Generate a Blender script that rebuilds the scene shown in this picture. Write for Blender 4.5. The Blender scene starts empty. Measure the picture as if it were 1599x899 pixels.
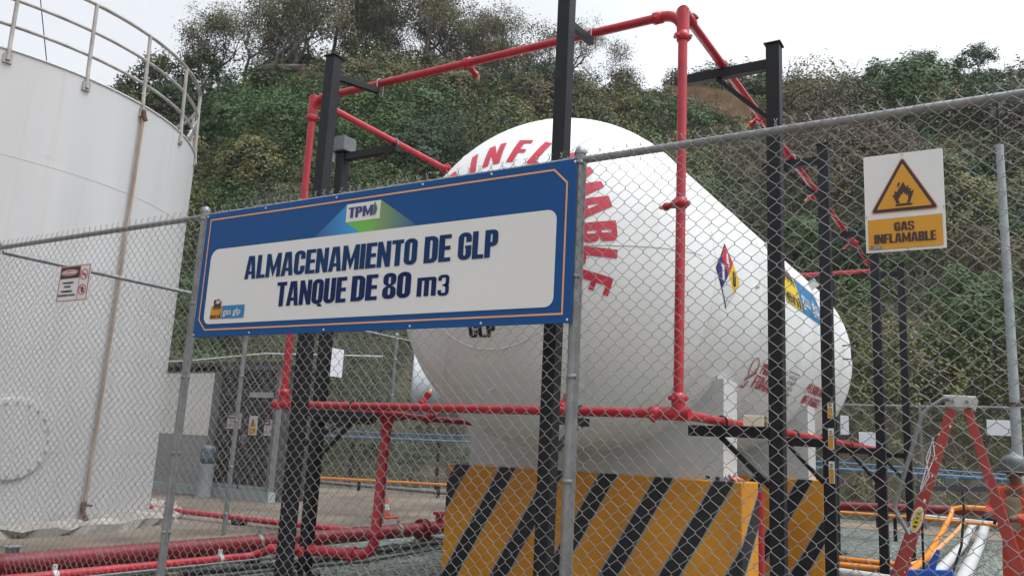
import bpy, bmesh, math, random
import numpy as np
from mathutils import Vector, Matrix
R = math.radians
random.seed(7); rng = np.random.default_rng(7)
S = bpy.context.scene
C = S.collection

# ------------------------------------------------------------------ camera
HC = 1.6
cd = bpy.data.cameras.new('camera'); cam = bpy.data.objects.new('camera', cd); C.objects.link(cam)
cd.sensor_width = 36.0; cd.lens = 36.0 * 1297.6 / 1599.0; cd.clip_start = 0.05; cd.clip_end = 2000
right = Vector((0.8547664, 0.51651948, 0.05081363)); down = Vector((-0.05587098, 0.18890775, -0.98040415))
fwd = Vector((-0.51599693, 0.83517752, 0.19033045))
m = Matrix((right, -down, -fwd)).transposed().to_4x4(); m.translation = (0, 0, HC)
cam.matrix_world = m
S.camera = cam

# ------------------------------------------------------------------ world, sun, exposure
SUN_EL, SUN_AZ = R(68), R(75)          # azimuth clockwise from +Y
w = bpy.data.worlds.new('World'); S.world = w; w.use_nodes = True
nt = w.node_tree; bg = nt.nodes['Background']
sky = nt.nodes.new('ShaderNodeTexSky'); sky.sky_type = 'NISHITA'; sky.sun_disc = False
sky.sun_elevation = SUN_EL; sky.sun_rotation = SUN_AZ; sky.air_density = 1.0; sky.dust_density = 5.0; sky.ozone_density = 1.0
hs = nt.nodes.new('ShaderNodeHueSaturation'); hs.inputs['Saturation'].default_value = 0.05
nt.links.new(sky.outputs[0], hs.inputs['Color'])
tcw = nt.nodes.new('ShaderNodeTexCoord'); cn_ = nt.nodes.new('ShaderNodeTexNoise'); cn_.inputs['Scale'].default_value = 2.2; cn_.inputs['Detail'].default_value = 4; nt.links.new(tcw.outputs['Generated'], cn_.inputs['Vector'])
crw = nt.nodes.new('ShaderNodeValToRGB'); crw.color_ramp.elements[0].color = (.77, .80, .85, 1); crw.color_ramp.elements[1].color = (.955, .985, 1.02, 1); crw.color_ramp.elements[0].position = .3; crw.color_ramp.elements[1].position = .65
nt.links.new(cn_.outputs['Fac'], crw.inputs[0]); mxw = nt.nodes.new('ShaderNodeMix'); mxw.data_type = 'RGBA'; mxw.blend_type = 'MULTIPLY'; mxw.inputs[0].default_value = 1
nt.links.new(hs.outputs[0], mxw.inputs[6]); nt.links.new(crw.outputs[0], mxw.inputs[7]); nt.links.new(mxw.outputs[2], bg.inputs['Color'])
bg.inputs['Strength'].default_value = 0.15
sd = bpy.data.lights.new('sun', 'SUN'); sun = bpy.data.objects.new('sun', sd); C.objects.link(sun)
sd.energy = 0.5; sd.angle = R(40); sd.color = (1.0, 0.985, 0.965)
sdir = Vector((math.sin(SUN_AZ) * math.cos(SUN_EL), math.cos(SUN_AZ) * math.cos(SUN_EL), math.sin(SUN_EL)))
sun.rotation_euler = sdir.to_track_quat('Z', 'Y').to_euler()
vs = S.view_settings; vs.view_transform = 'Standard'; vs.look = 'None'; vs.gamma = 1.0; vs.use_curve_mapping = False
vs.exposure = 1.1

# ------------------------------------------------------------------ materials
def srgb(r, g, b):
    f = lambda c: (c / 255 / 12.92) if c / 255 <= 0.04045 else ((c / 255 + 0.055) / 1.055) ** 2.4
    return (f(r), f(g), f(b))
def mat(name, col, rough=0.5, metal=0.0, var=0.12, scale=6.0, bump=0.0, bscale=None, stretch=(1, 1, 1), col2=None, detail=5.0, spec=0.5, lo=0.3, hi=0.7):
    M = bpy.data.materials.new(name); M.use_nodes = True; t = M.node_tree; p = t.nodes['Principled BSDF']
    p.inputs['Roughness'].default_value = rough; p.inputs['Metallic'].default_value = metal
    p.inputs['Specular IOR Level'].default_value = spec
    tc = t.nodes.new('ShaderNodeTexCoord'); mp = t.nodes.new('ShaderNodeMapping'); mp.inputs['Scale'].default_value = stretch
    t.links.new(tc.outputs['Object'], mp.inputs['Vector'])
    n = t.nodes.new('ShaderNodeTexNoise'); n.inputs['Scale'].default_value = scale; n.inputs['Detail'].default_value = detail
    t.links.new(mp.outputs[0], n.inputs['Vector'])
    cr = t.nodes.new('ShaderNodeValToRGB'); e = cr.color_ramp.elements
    c2 = col2 if col2 else tuple(min(1, c * (1 + var)) for c in col); c1 = col if col2 else tuple(c * (1 - var) for c in col)
    e[0].position = lo; e[1].position = hi; e[0].color = (*c1, 1); e[1].color = (*c2, 1)
    t.links.new(n.outputs['Fac'], cr.inputs[0]); t.links.new(cr.outputs[0], p.inputs['Base Color'])
    if bump:
        n2 = t.nodes.new('ShaderNodeTexNoise'); n2.inputs['Scale'].default_value = bscale or scale * 3; n2.inputs['Detail'].default_value = 6
        t.links.new(mp.outputs[0], n2.inputs['Vector'])
        b = t.nodes.new('ShaderNodeBump'); b.inputs['Strength'].default_value = bump; b.inputs['Distance'].default_value = 0.02
        t.links.new(n2.outputs['Fac'], b.inputs['Height']); t.links.new(b.outputs[0], p.inputs['Normal'])
    return M
W_TANK = mat('white_tank_paint', (0.74, 0.75, 0.74), 0.36, var=0.05, scale=1.6, stretch=(1, 1, .35), bump=0.04, bscale=3)
W_STORE = mat('white_store_paint', (0.46, 0.458, 0.455), 0.55, var=0.05, scale=1.2, stretch=(2, 2, .25), bump=0.05, bscale=2)
W_PAINT = mat('white_paint', (0.50, 0.50, 0.49), 0.5, var=0.08, scale=5)
SEAM = mat('weld_seam', (0.44, 0.445, 0.45), 0.5, var=0.1, scale=20)
SEAMW = mat('weld_seam_painted', (0.66, 0.66, 0.64), 0.4, var=0.08, scale=20)
RED = mat('red_pipe_paint', (0.37, 0.015, 0.028), 0.36, var=0.18, scale=9)
REDDK = mat('red_main_paint', (0.15, 0.008, 0.014), 0.45, var=0.2, scale=5)
BLK = mat('black_steel_paint', (0.008, 0.009, 0.012), 0.55, spec=.3, var=0.25, scale=7, bump=0.05, bscale=40)
GALV = mat('galvanised_steel', (0.21, 0.22, 0.225), 0.45, metal=0.4, var=0.18, scale=12)
WIRE = mat('galvanised_wire', (0.25, 0.245, 0.235), 0.5, metal=0.3, var=0.15, scale=15)
RAILM = mat('rail_paint_weathered', (0.20, 0.18, 0.165), 0.6, var=0.2, scale=5, col2=(0.38, 0.36, 0.335))
RUST = mat('rusty_conduit', (0.22, 0.14, 0.09), 0.75, col2=(0.38, 0.31, 0.25), scale=6, stretch=(1, 1, .3))
RUSTD = mat('dark_rust', (0.09, 0.04, 0.03), 0.8, var=0.3, scale=14)
BLUE = mat('sign_blue', (0.005, 0.064, 0.22), 0.45, var=0.04, scale=2, spec=.2)
SWHITE = mat('sign_white', (0.60, 0.61, 0.61), 0.35, var=0.02, scale=2)
NAVY = mat('letter_navy', (0.005, 0.017, 0.085), 0.55, var=0.1, scale=3, spec=.15)
NAVYT = mat('letter_navy_blue', (0.006, 0.034, 0.115), 0.55, var=0.1, scale=3, spec=.15)
ORLINE = mat('sign_orange_line', (0.62, 0.30, 0.13), 0.4, var=0.05)
CYAN = mat('logo_cyan', (0.01, 0.22, 0.52), 0.35, var=0.03)
LGREEN = mat('logo_green', (0.10, 0.36, 0.05), 0.35, var=0.05)
OLIVE = mat('logo_olive', (0.16, 0.26, 0.08), 0.35, var=0.05)
DGREEN = mat('logo_dark_green', (0.03, 0.13, 0.03), 0.4, var=0.05)
YSIGN = mat('sign_yellow', (0.52, 0.245, 0.005), 0.4, var=0.04)
LBLUE = mat('logo_blue', (0.01, 0.16, 0.36), 0.4, var=0.04)
DKBROWN = mat('sign_dark_brown', (0.035, 0.012, 0.012), 0.5, var=0.1)
BLACK = mat('matt_black', (0.012, 0.012, 0.014), 0.55, var=0.2)
LETRED = mat('lettering_red', (0.48, 0.02, 0.045), 0.4, var=0.12, scale=14)
LETREDF = mat('lettering_red_faded', (0.36, 0.05, 0.06), 0.5, var=0.3, scale=30)
LETGREY = mat('lettering_grey_faded', (0.30, 0.29, 0.28), 0.5, var=0.25, scale=30)
NAVYP = mat('placard_indigo', (0.025, 0.018, 0.16), 0.4, var=0.08)
REDP = mat('placard_red', (0.46, 0.015, 0.035), 0.4, var=0.08)
YELP = mat('placard_yellow', (0.66, 0.46, 0.02), 0.4, var=0.06)
PAPER = mat('paper_white', (0.68, 0.69, 0.73), 0.7, var=0.05, scale=9)
CREAM = mat('cream_plastic', (0.66, 0.60, 0.45), 0.5, var=0.06)
CONC = mat('concrete', (0.20, 0.18, 0.155), 0.9, col2=(0.33, 0.31, 0.28), scale=3, bump=0.3, bscale=25)
TAN = mat('tan_concrete', (0.075, 0.056, 0.042), 0.9, col2=(0.19, 0.155, 0.12), scale=.9, bump=0.3, bscale=18)
DIRT = mat('dirt', (0.16, 0.12, 0.085), 0.95, col2=(0.26, 0.20, 0.14), scale=.7, bump=0.4, bscale=14)
GREYW = mat('grey_wall_paint', (0.28, 0.29, 0.30), 0.7, var=0.08, scale=3)
PALEB = mat('pale_blue_grey_paint', (0.33, 0.38, 0.40), 0.7, var=0.08, scale=4)
DOORM = mat('dark_door_paint', (0.032, 0.031, 0.036), 0.6, var=0.2, scale=5)
PALESHEET = mat('pale_sheet', (0.36, 0.39, 0.41), 0.5, var=0.06, scale=3)
ORANGEP = mat('orange_pipe_paint', (0.62, 0.20, 0.012), 0.4, var=0.12)
PVC = mat('white_pipe', (0.46, 0.47, 0.465), 0.45, var=0.08)
BLUEP = mat('blue_steel_paint', (0.012, 0.085, 0.42), 0.45, var=0.12)
BLUEPIPE = mat('light_blue_pipe', (0.07, 0.17, 0.30), 0.5, var=0.1)
LADR = mat('ladder_red_fibreglass', (0.33, 0.038, 0.028), 0.5, var=0.15, scale=4, stretch=(1, 1, .3))
ALU = mat('aluminium', (0.48, 0.48, 0.46), 0.45, metal=0.4, var=0.1)
CONE = mat('cone_orange', (0.42, 0.05, 0.025), 0.5, var=0.08)
COVER = mat('coverall_orange_red', (0.55, 0.055, 0.02), 0.8, var=0.15, scale=8)
VEST = mat('vest_khaki', (0.26, 0.22, 0.14), 0.85, var=0.15, scale=8)
SKIN = mat('skin_brown', (0.15, 0.075, 0.045), 0.6, var=0.1)
HELM = mat('helmet_dark_green', (0.03, 0.045, 0.04), 0.35, var=0.5, scale=10, col2=(0.14, 0.16, 0.15))
GLOVE = mat('glove_dark', (0.03, 0.03, 0.035), 0.8, var=0.2)
BRASS = mat('brass', (0.45, 0.30, 0.12), 0.4, metal=0.5, var=0.1)
RUBBER = mat('black_rubber', (0.015, 0.017, 0.016), 0.6, var=0.2)
BLUEJ = mat('blue_plastic_bottle', (0.10, 0.13, 0.18), 0.3, var=0.1)
ROCKM = mat('rock', (0.06, 0.05, 0.044), 0.95, col2=(0.17, 0.145, 0.125), scale=.9, bump=0.8, bscale=4)
BARK = mat('bark', (0.075, 0.06, 0.055), 0.9, col2=(0.15, 0.125, 0.115), scale=4, bump=0.3)
SOIL = mat('hillside_soil', (0.040, 0.046, 0.026), 1.0, col2=(0.105, 0.088, 0.060), scale=.35, bump=0.5, bscale=3)
def leafmat(n, c, var=.3):
    M = mat(n, c, 0.62, var=var, scale=0.8, spec=0.25); t = M.node_tree; p = t.nodes['Principled BSDF']
    out = t.nodes['Material Output']; tr = t.nodes.new('ShaderNodeBsdfTranslucent'); mx = t.nodes.new('ShaderNodeMixShader'); mx.inputs[0].default_value = .22
    cr = [x for x in t.nodes if x.type == 'VALTORGB'][0]
    t.links.new(cr.outputs[0], tr.inputs['Color']); t.links.new(p.outputs[0], mx.inputs[1]); t.links.new(tr.outputs[0], mx.inputs[2]); t.links.new(mx.outputs[0], out.inputs['Surface'])
    return M
LEAF = [leafmat('leaf_dark_green', (0.034, 0.058, 0.026)), leafmat('leaf_mid_green', (0.056, 0.104, 0.030)), leafmat('leaf_olive', (0.108, 0.104, 0.044)),
        leafmat('leaf_yellow_green', (0.155, 0.148, 0.052)), leafmat('leaf_brown', (0.105, 0.078, 0.056)), leafmat('dry_grass', (0.33, 0.23, 0.14)), leafmat('leaf_blue_green', (0.045, 0.078, 0.048))]
def gravel_mat():
    M = bpy.data.materials.new('gravel'); M.use_nodes = True; t = M.node_tree; p = t.nodes['Principled BSDF']; p.inputs['Roughness'].default_value = .95
    g = t.nodes.new('ShaderNodeNewGeometry'); v = t.nodes.new('ShaderNodeTexVoronoi'); v.inputs['Scale'].default_value = 19
    t.links.new(g.outputs['Position'], v.inputs['Vector'])
    cr = t.nodes.new('ShaderNodeValToRGB'); e = cr.color_ramp.elements
    e[0].color = (0.035, 0.045, 0.04, 1); e[1].color = (0.25, 0.28, 0.25, 1)
    sp = t.nodes.new('ShaderNodeSeparateColor'); t.links.new(v.outputs['Color'], sp.inputs[0]); t.links.new(sp.outputs[0], cr.inputs[0])
    b = t.nodes.new('ShaderNodeBump'); b.inputs['Strength'].default_value = 1; b.inputs['Distance'].default_value = .03; b.invert = True
    t.links.new(v.outputs['Distance'], b.inputs['Height']); t.links.new(b.outputs[0], p.inputs['Normal'])
    n = t.nodes.new('ShaderNodeTexNoise'); n.inputs['Scale'].default_value = .8; t.links.new(g.outputs['Position'], n.inputs['Vector'])
    mx = t.nodes.new('ShaderNodeMix'); mx.data_type = 'RGBA'; mx.blend_type = 'MULTIPLY'; mx.inputs[0].default_value = .5
    t.links.new(cr.outputs[0], mx.inputs[6]); t.links.new(n.outputs['Fac'], mx.inputs[7]); t.links.new(mx.outputs[2], p.inputs['Base Color'])
    return M
def grime(M, amount, scale, stretch, lo, hi, tint):
    t = M.node_tree; p = t.nodes['Principled BSDF']; lk = p.inputs['Base Color'].links[0]; src = lk.from_socket
    g = t.nodes.new('ShaderNodeNewGeometry'); mp = t.nodes.new('ShaderNodeMapping'); mp.inputs['Scale'].default_value = stretch; n = t.nodes.new('ShaderNodeTexNoise'); n.inputs['Scale'].default_value = scale; n.inputs['Detail'].default_value = 7; n.inputs['Roughness'].default_value = .65
    t.links.new(g.outputs['Position'], mp.inputs['Vector']); t.links.new(mp.outputs[0], n.inputs['Vector'])
    r = t.nodes.new('ShaderNodeMapRange'); r.inputs[1].default_value = lo; r.inputs[2].default_value = hi; r.inputs[3].default_value = 0; r.inputs[4].default_value = amount; t.links.new(n.outputs['Fac'], r.inputs[0])
    mx = t.nodes.new('ShaderNodeMix'); mx.data_type = 'RGBA'; t.links.new(r.outputs[0], mx.inputs[0]); t.links.new(src, mx.inputs[6]); mx.inputs[7].default_value = (*tint, 1); t.links.new(mx.outputs[2], p.inputs['Base Color'])
grime(W_STORE, .45, 1.0, (5, 5, .22), .56, .78, (.33, .30, .26)); grime(W_STORE, .5, 2.5, (1, 1, 1), .66, .74, (.36, .30, .24))
grime(W_TANK, .5, 1.0, (3.5, 3.5, .5), .55, .8, (.40, .38, .34)); grime(W_TANK, .4, 4.0, (1, 1, 1), .68, .74, (.42, .36, .30))
grime(RED, .7, 9.0, (1, 1, 1), .66, .70, (.14, .05, .04)); grime(REDDK, .6, 5.0, (1, 1, 1), .58, .68, (.16, .10, .08)); grime(BLK, .5, 8.0, (1, 1, 1), .64, .72, (.045, .04, .038)); grime(LADR, .6, 10, (1, 1, .4), .62, .68, (.5, .42, .38))
grime(GALV, .6, 6, (1, 1, .5), .60, .74, (.12, .10, .085)); grime(WIRE, .8, 3, (1, 1, 1), .60, .72, (.13, .085, .06))
GRAVEL = gravel_mat()
def stripe_mat():
    M = bpy.data.materials.new('hazard_stripe_paint'); M.use_nodes = True; t = M.node_tree; p = t.nodes['Principled BSDF']; p.inputs['Roughness'].default_value = .5
    g = t.nodes.new('ShaderNodeNewGeometry'); s = t.nodes.new('ShaderNodeSeparateXYZ'); t.links.new(g.outputs['Position'], s.inputs[0])
    def mth(op, a, b):
        n = t.nodes.new('ShaderNodeMath'); n.operation = op
        for i, x in enumerate((a, b)):
            if isinstance(x, (int, float)): n.inputs[i].default_value = x
            else: t.links.new(x, n.inputs[i])
        return n.outputs[0]
    nz = t.nodes.new('ShaderNodeTexNoise'); nz.inputs['Scale'].default_value = 2.2; t.links.new(g.outputs['Position'], nz.inputs['Vector'])
    a = mth('SUBTRACT', s.outputs[0], mth('MULTIPLY', s.outputs[2], .58))
    a = mth('ADD', a, mth('MULTIPLY', nz.outputs['Fac'], .035)); a = mth('ADD', a, mth('MULTIPLY', s.outputs[1], .5))
    a = mth('FRACT', mth('DIVIDE', mth('ADD', a, 5.667), .563), 0)
    cr = t.nodes.new('ShaderNodeValToRGB'); cr.color_ramp.interpolation = 'CONSTANT'; e = cr.color_ramp.elements
    e[0].position = 0; e[0].color = (.27, .28, .25, 1); e[1].position = .035; e[1].color = (.012, .012, .016, 1)
    for ps, c in ((.345, (.27, .28, .25, 1)), (.38, (.68, .275, .010, 1))):
        x = e.new(ps); x.color = c
    t.links.new(a, cr.inputs[0])
    n2 = t.nodes.new('ShaderNodeTexNoise'); n2.inputs['Scale'].default_value = 1.4; n2.inputs['Detail'].default_value = 6; t.links.new(g.outputs['Position'], n2.inputs['Vector'])
    r2 = t.nodes.new('ShaderNodeValToRGB'); r2.color_ramp.elements[0].color = (.72, .66, .8, 1); r2.color_ramp.elements[1].color = (1.05, 1.1, 1, 1); r2.color_ramp.elements[0].position = .3; r2.color_ramp.elements[1].position = .7
    t.links.new(n2.outputs['Fac'], r2.inputs[0])
    mx = t.nodes.new('ShaderNodeMix'); mx.data_type = 'RGBA'; mx.blend_type = 'MULTIPLY'; mx.inputs[0].default_value = 1
    t.links.new(cr.outputs[0], mx.inputs[6]); t.links.new(r2.outputs[0], mx.inputs[7]); t.links.new(mx.outputs[2], p.inputs['Base Color'])
    return M
STRIPE = stripe_mat(); grime(STRIPE, .85, 16, (1, 1, 1), .68, .71, (.24, .22, .19)); grime(STRIPE, .3, 1.3, (2.5, 2.5, .6), .55, .75, (.12, .08, .05))

# ------------------------------------------------------------------ mesh builder
class MB:
    def __init__(s): s.v = []; s.f = []; s.mi = []; s.sm = []
    def add(s, vs, fs, mi=0, smooth=False):
        o = len(s.v); s.v += [tuple(p) for p in vs]
        for f in fs: s.f.append([o + i for i in f]); s.mi.append(mi); s.sm.append(smooth)
        return s
    def box(s, x0, x1, y0, y1, z0, z1, mi=0):
        v = [(x, y, z) for z in (z0, z1) for y in (y0, y1) for x in (x0, x1)]
        return s.add(v, [(0, 2, 3, 1), (4, 5, 7, 6), (0, 1, 5, 4), (1, 3, 7, 5), (3, 2, 6, 7), (2, 0, 4, 6)], mi)
    def bar(s, a, b, wx, wz, up=(0, 0, 1), mi=0):
        a = Vector(a); b = Vector(b); d = (b - a).normalized(); u = Vector(up); x = d.cross(u)
        if x.length < 1e-4: x = d.cross(Vector((0, 1, 0)))
        x.normalize(); y = x.cross(d).normalized(); x *= wx / 2; y *= wz / 2
        v = [p + sx * x + sy * y for p in (a, b) for sx, sy in ((-1, -1), (1, -1), (1, 1), (-1, 1))]
        return s.add(v, [(3, 2, 1, 0), (4, 5, 6, 7), (0, 1, 5, 4), (1, 2, 6, 5), (2, 3, 7, 6), (3, 0, 4, 7)], mi)
    def tube(s, pts, r, n=12, mi=0, caps=True, closed=False):
        pts = [Vector(p) for p in pts]; N = len(pts)
        rs = r if isinstance(r, (list, tuple)) else [r] * N
        vs = []; x = None
        for i, p in enumerate(pts):
            if closed: t = (pts[(i + 1) % N] - pts[i - 1])
            else: t = (pts[min(i + 1, N - 1)] - pts[max(i - 1, 0)])
            if t.length < 1e-9: t = Vector((0, 0, 1))
            t.normalize()
            if x is None:
                x = t.orthogonal().normalized()
            x = (x - t * x.dot(t)); 
            if x.length < 1e-6: x = t.orthogonal()
            x.normalize(); y = t.cross(x)
            for k in range(n):
                a = 2 * math.pi * k / n; vs.append(p + (x * math.cos(a) + y * math.sin(a)) * rs[i])
        fs = []
        for i in range(N if closed else N - 1):
            j = (i + 1) % N
            for k in range(n):
                fs.append((i * n + k, i * n + (k + 1) % n, j * n + (k + 1) % n, j * n + k))
        s.add(vs, fs, mi, True)
        if caps and not closed:
            s.add(vs[:n], [tuple(range(n))[::-1]], mi); s.add(vs[-n:], [tuple(range(n))], mi)
        return s
    def lathe(s, prof, c=(0, 0, 0), axis='Z', n=48, mi=0, a0=0.0, a1=2 * math.pi, smooth=True):
        full = abs(a1 - a0 - 2 * math.pi) < 1e-6; m_ = n if full else n + 1; vs = []
        for (r, h) in prof:
            for k in range(m_):
                a = a0 + (a1 - a0) * k / n; x, y = r * math.cos(a), r * math.sin(a)
                p = (x, y, h) if axis == 'Z' else ((x, h, y) if axis == 'Y' else (h, x, y))
                vs.append((p[0] + c[0], p[1] + c[1], p[2] + c[2]))
        fs = []
        for i in range(len(prof) - 1):
            for k in range(n):
                k2 = (k + 1) % m_; q = (i * m_ + k, i * m_ + k2, (i + 1) * m_ + k2, (i + 1) * m_ + k)
                fs.append(q if axis == 'Z' else q[::-1])
        return s.add(vs, fs, mi, smooth)
    def prism(s, poly, y0, y1, mi=0, plane='XZ'):
        n = len(poly)
        def P(a, b, y): return (a, y, b) if plane == 'XZ' else ((a, b, y) if plane == 'XY' else (y, a, b))
        v = [P(a, b, y0) for a, b in poly] + [P(a, b, y1) for a, b in poly]
        return s.add(v, [tuple(range(n)), tuple(range(2 * n - 1, n - 1, -1))] + [(i, i + n, (i + 1) % n + n, (i + 1) % n) for i in range(n)], mi)
    def build(s, name, mats, parent=None, fixn=True, bevel=0):
        me = bpy.data.meshes.new(name); off = parent_world(parent) if parent else Vector((0, 0, 0))
        me.from_pydata([(p[0] - off[0], p[1] - off[1], p[2] - off[2]) for p in s.v], [], s.f)
        for M in (mats if isinstance(mats, (list, tuple)) else [mats]): me.materials.append(M)
        me.polygons.foreach_set('material_index', s.mi); me.polygons.foreach_set('use_smooth', s.sm)
        if fixn:
            bm = bmesh.new(); bm.from_mesh(me); bmesh.ops.recalc_face_normals(bm, faces=bm.faces); bm.to_mesh(me); bm.free()
        me.update()
        o = bpy.data.objects.new(name, me); C.objects.link(o)
        if parent: o.parent = parent
        if bevel:
            b = o.modifiers.new('bevel', 'BEVEL'); b.width = bevel; b.segments = 2; b.limit_method = 'ANGLE'
        return o
def parent_world(o):
    p = Vector(o.location)
    while o.parent: o = o.parent; p += Vector(o.location)
    return p
def tag(o, label=None, cat=None, group=None, kind=None):
    if label: o['label'] = label
    if cat: o['category'] = cat
    if group: o['group'] = group
    if kind: o['kind'] = kind
    return o
def thing(name, label, cat, loc=(0, 0, 0), group=None):
    o = bpy.data.objects.new(name, None); C.objects.link(o); o.location = loc; o.empty_display_size = .2
    return tag(o, label, cat, group)
def copy_tree(o, parent=None):
    c = o.copy(); C.objects.link(c)
    if parent: c.parent = parent
    for ch in [x for x in list(bpy.data.objects) if x.parent == o]: copy_tree(ch, c)
    return c
def np_mesh(name, V, F, mats, mi=None, parent=None, smooth=False):
    me = bpy.data.meshes.new(name); V = np.asarray(V, np.float32); F = np.asarray(F, np.int32)
    if parent: V = V - np.array(parent_world(parent), np.float32)
    k = F.shape[1]; me.vertices.add(len(V)); me.vertices.foreach_set('co', V.ravel())
    me.loops.add(F.size); me.loops.foreach_set('vertex_index', F.ravel())
    me.polygons.add(len(F)); me.polygons.foreach_set('loop_start', np.arange(0, F.size, k, dtype=np.int32)); me.polygons.foreach_set('loop_total', np.full(len(F), k, np.int32))
    for M in (mats if isinstance(mats, (list, tuple)) else [mats]): me.materials.append(M)
    if mi is not None: me.polygons.foreach_set('material_index', np.asarray(mi, np.int32))
    me.polygons.foreach_set('use_smooth', np.full(len(F), smooth, bool))
    me.update(); me.validate(); o = bpy.data.objects.new(name, me); C.objects.link(o)
    if parent: o.parent = parent
    return o
def arc_pts(c, r, a0, a1, n, plane='XZ'):
    o = []
    for i in range(n + 1):
        a = a0 + (a1 - a0) * i / n; o.append((c[0] + r * math.cos(a), c[1] + r * math.sin(a)))
    return o

# ------------------------------------------------------------------ lettering (own condensed bold alphabet, unit height)
def carc(cx, cy, r, a0, a1, n=5):
    return [(cx + r * math.cos(R(a0 + (a1 - a0) * i / n)), cy + r * math.sin(R(a0 + (a1 - a0) * i / n))) for i in range(n + 1)]
def rr(x0, y0, x1, y1, rs):            # corners tr, tl, bl, br  (counter-clockwise)
    tr, tl, bl, br = [max(1e-4, q) for q in rs]
    return carc(x1 - tr, y1 - tr, tr, 0, 90) + carc(x0 + tl, y1 - tl, tl, 90, 180) + carc(x0 + bl, y0 + bl, bl, 180, 270) + carc(x1 - br, y0 + br, br, 270, 360)
def ring(o, i): return [[o[k], o[(k + 1) % len(o)], i[(k + 1) % len(o)], i[k]] for k in range(len(o))]
def strip(o, i): return [[o[k], o[k + 1], i[k + 1], i[k]] for k in range(len(o) - 1)]
def rect(x0, y0, x1, y1): return [[(x0, y0), (x1, y0), (x1, y1), (x0, y1)]]
T_, B_ = .182, .15
def glyph(ch):
    w = .44; t = T_; b = B_
    if ch == ' ': return [], .16
    if ch == 'I': return rect(0, 0, t, 1), t
    if ch == 'L': return rect(0, 0, t, 1) + rect(t, 0, .37, b), .37
    if ch == 'E': return rect(0, 0, t, 1) + rect(t, 0, .38, b) + rect(t, .43, .36, .43 + b) + rect(t, 1 - b, .38, 1), .38
    if ch == 'F': return rect(0, 0, t, 1) + rect(t, .41, .35, .41 + b) + rect(t, 1 - b, .37, 1), .37
    if ch == 'T': return rect(.125, 0, .125 + t, 1 - b) + rect(0, 1 - b, .405, 1), .405
    if ch == 'H': return rect(0, 0, t, 1) + rect(w - t, 0, w, 1) + rect(t, .43, w - t, .57), w
    if ch == 'N': return rect(0, 0, .165, 1) + rect(.305, 0, .47, 1) + [[(.165, 1), (.165, .5), (.305, 0), (.305, .5)]], .47
    if ch == 'M': return rect(0, 0, .165, 1) + rect(.455, 0, .62, 1) + [[(.165, 1), (.165, .5), (.31, 0), (.31, .42)], [(.31, .42), (.31, 0), (.455, .5), (.455, 1)]], .62
    if ch == 'A': return [[(0, 0), (.165, 0), (.245, .78), (.245, 1), (.115, 1)], [(.49, 0), (.375, 1), (.245, 1), (.245, .78), (.325, 0)], [(.1855, .2), (.3045, .2), (.2912, .33), (.1988, .33)]], .49
    if ch in 'OQ0':
        g = ring(rr(0, 0, w, 1, (.2,) * 4), rr(t, b, w - t, 1 - b, (.06,) * 4))
        return (g + ([[(.25, -.1), (.44, -.1), (.37, .004), (.24, -.004)]] if ch == 'Q' else [])), w
    if ch == 'C' or ch == 'G':
        y1 = .36 if ch == 'C' else .52
        o = [(w, .64)] + carc(w - .2, .8, .2, 0, 90) + carc(.2, .8, .2, 90, 180) + carc(.2, .2, .2, 180, 270) + carc(w - .2, .2, .2, 270, 360) + [(w, y1)]
        i = [(w - t, .64)] + carc(w - t - .05, 1 - b - .05, .05, 0, 90) + carc(t + .05, 1 - b - .05, .05, 90, 180) + carc(t + .05, b + .05, .05, 180, 270) + carc(w - t - .05, b + .05, .05, 270, 360) + [(w - t, y1)]
        return strip(o, i) + (rect(.235, .40, w - t, .52) if ch == 'G' else []), w
    if ch == 'D': return ring(rr(0, 0, w, 1, (.2, .001, .001, .2)), rr(t, b, w - t, 1 - b, (.06, .001, .001, .06))), w
    if ch in 'PR':
        o = [(t, 1)] + carc(.42 - .17, .83, .17, 90, 0) + carc(.42 - .17, .40 + .17, .17, 0, -90) + [(t, .40)]
        i = [(t, 1 - b)] + carc(.42 - t - .04, 1 - b - .04, .04, 90, 0) + carc(.42 - t - .04, .40 + b + .04, .04, 0, -90) + [(t, .40 + b)]
        return rect(0, 0, t, 1) + strip(o, i) + ([[(.19, .40), (.29, 0), (.45, 0), (.34, .41)]] if ch == 'R' else []), .43
    if ch == 'B':
        def bowl(y0, y1, b0, b1):
            o = [(t, y1)] + carc(.43 - .13, y1 - .13, .13, 90, 0) + carc(.43 - .13, y0 + .13, .13, 0, -90) + [(t, y0)]
            i = [(t, y1 - b1)] + carc(.43 - t - .03, y1 - b1 - .03, .03, 90, 0) + carc(.43 - t - .03, y0 + b0 + .03, .03, 0, -90) + [(t, y0 + b0)]
            return strip(o, i)
        return rect(0, 0, t, 1) + bowl(.5, 1, .065, b) + bowl(0, .5, b, .065), .43
    if ch == '8':
        return ring(rr(.01, .5, w - .01, 1, (.18,) * 4), rr(t, .565, w - t, 1 - b, (.05,) * 4)) + ring(rr(0, 0, w, .5, (.18,) * 4), rr(t, b, w - t, .435, (.05,) * 4)), w
    if ch == 'U':
        o = [(0, 1)] + carc(.2, .2, .2, 180, 270) + carc(w - .2, .2, .2, 270, 360) + [(w, 1)]
        i = [(t, 1)] + carc(t + .05, b + .05, .05, 180, 270) + carc(w - t - .05, b + .05, .05, 270, 360) + [(w - t, 1)]
        return strip(o, i), w
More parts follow.
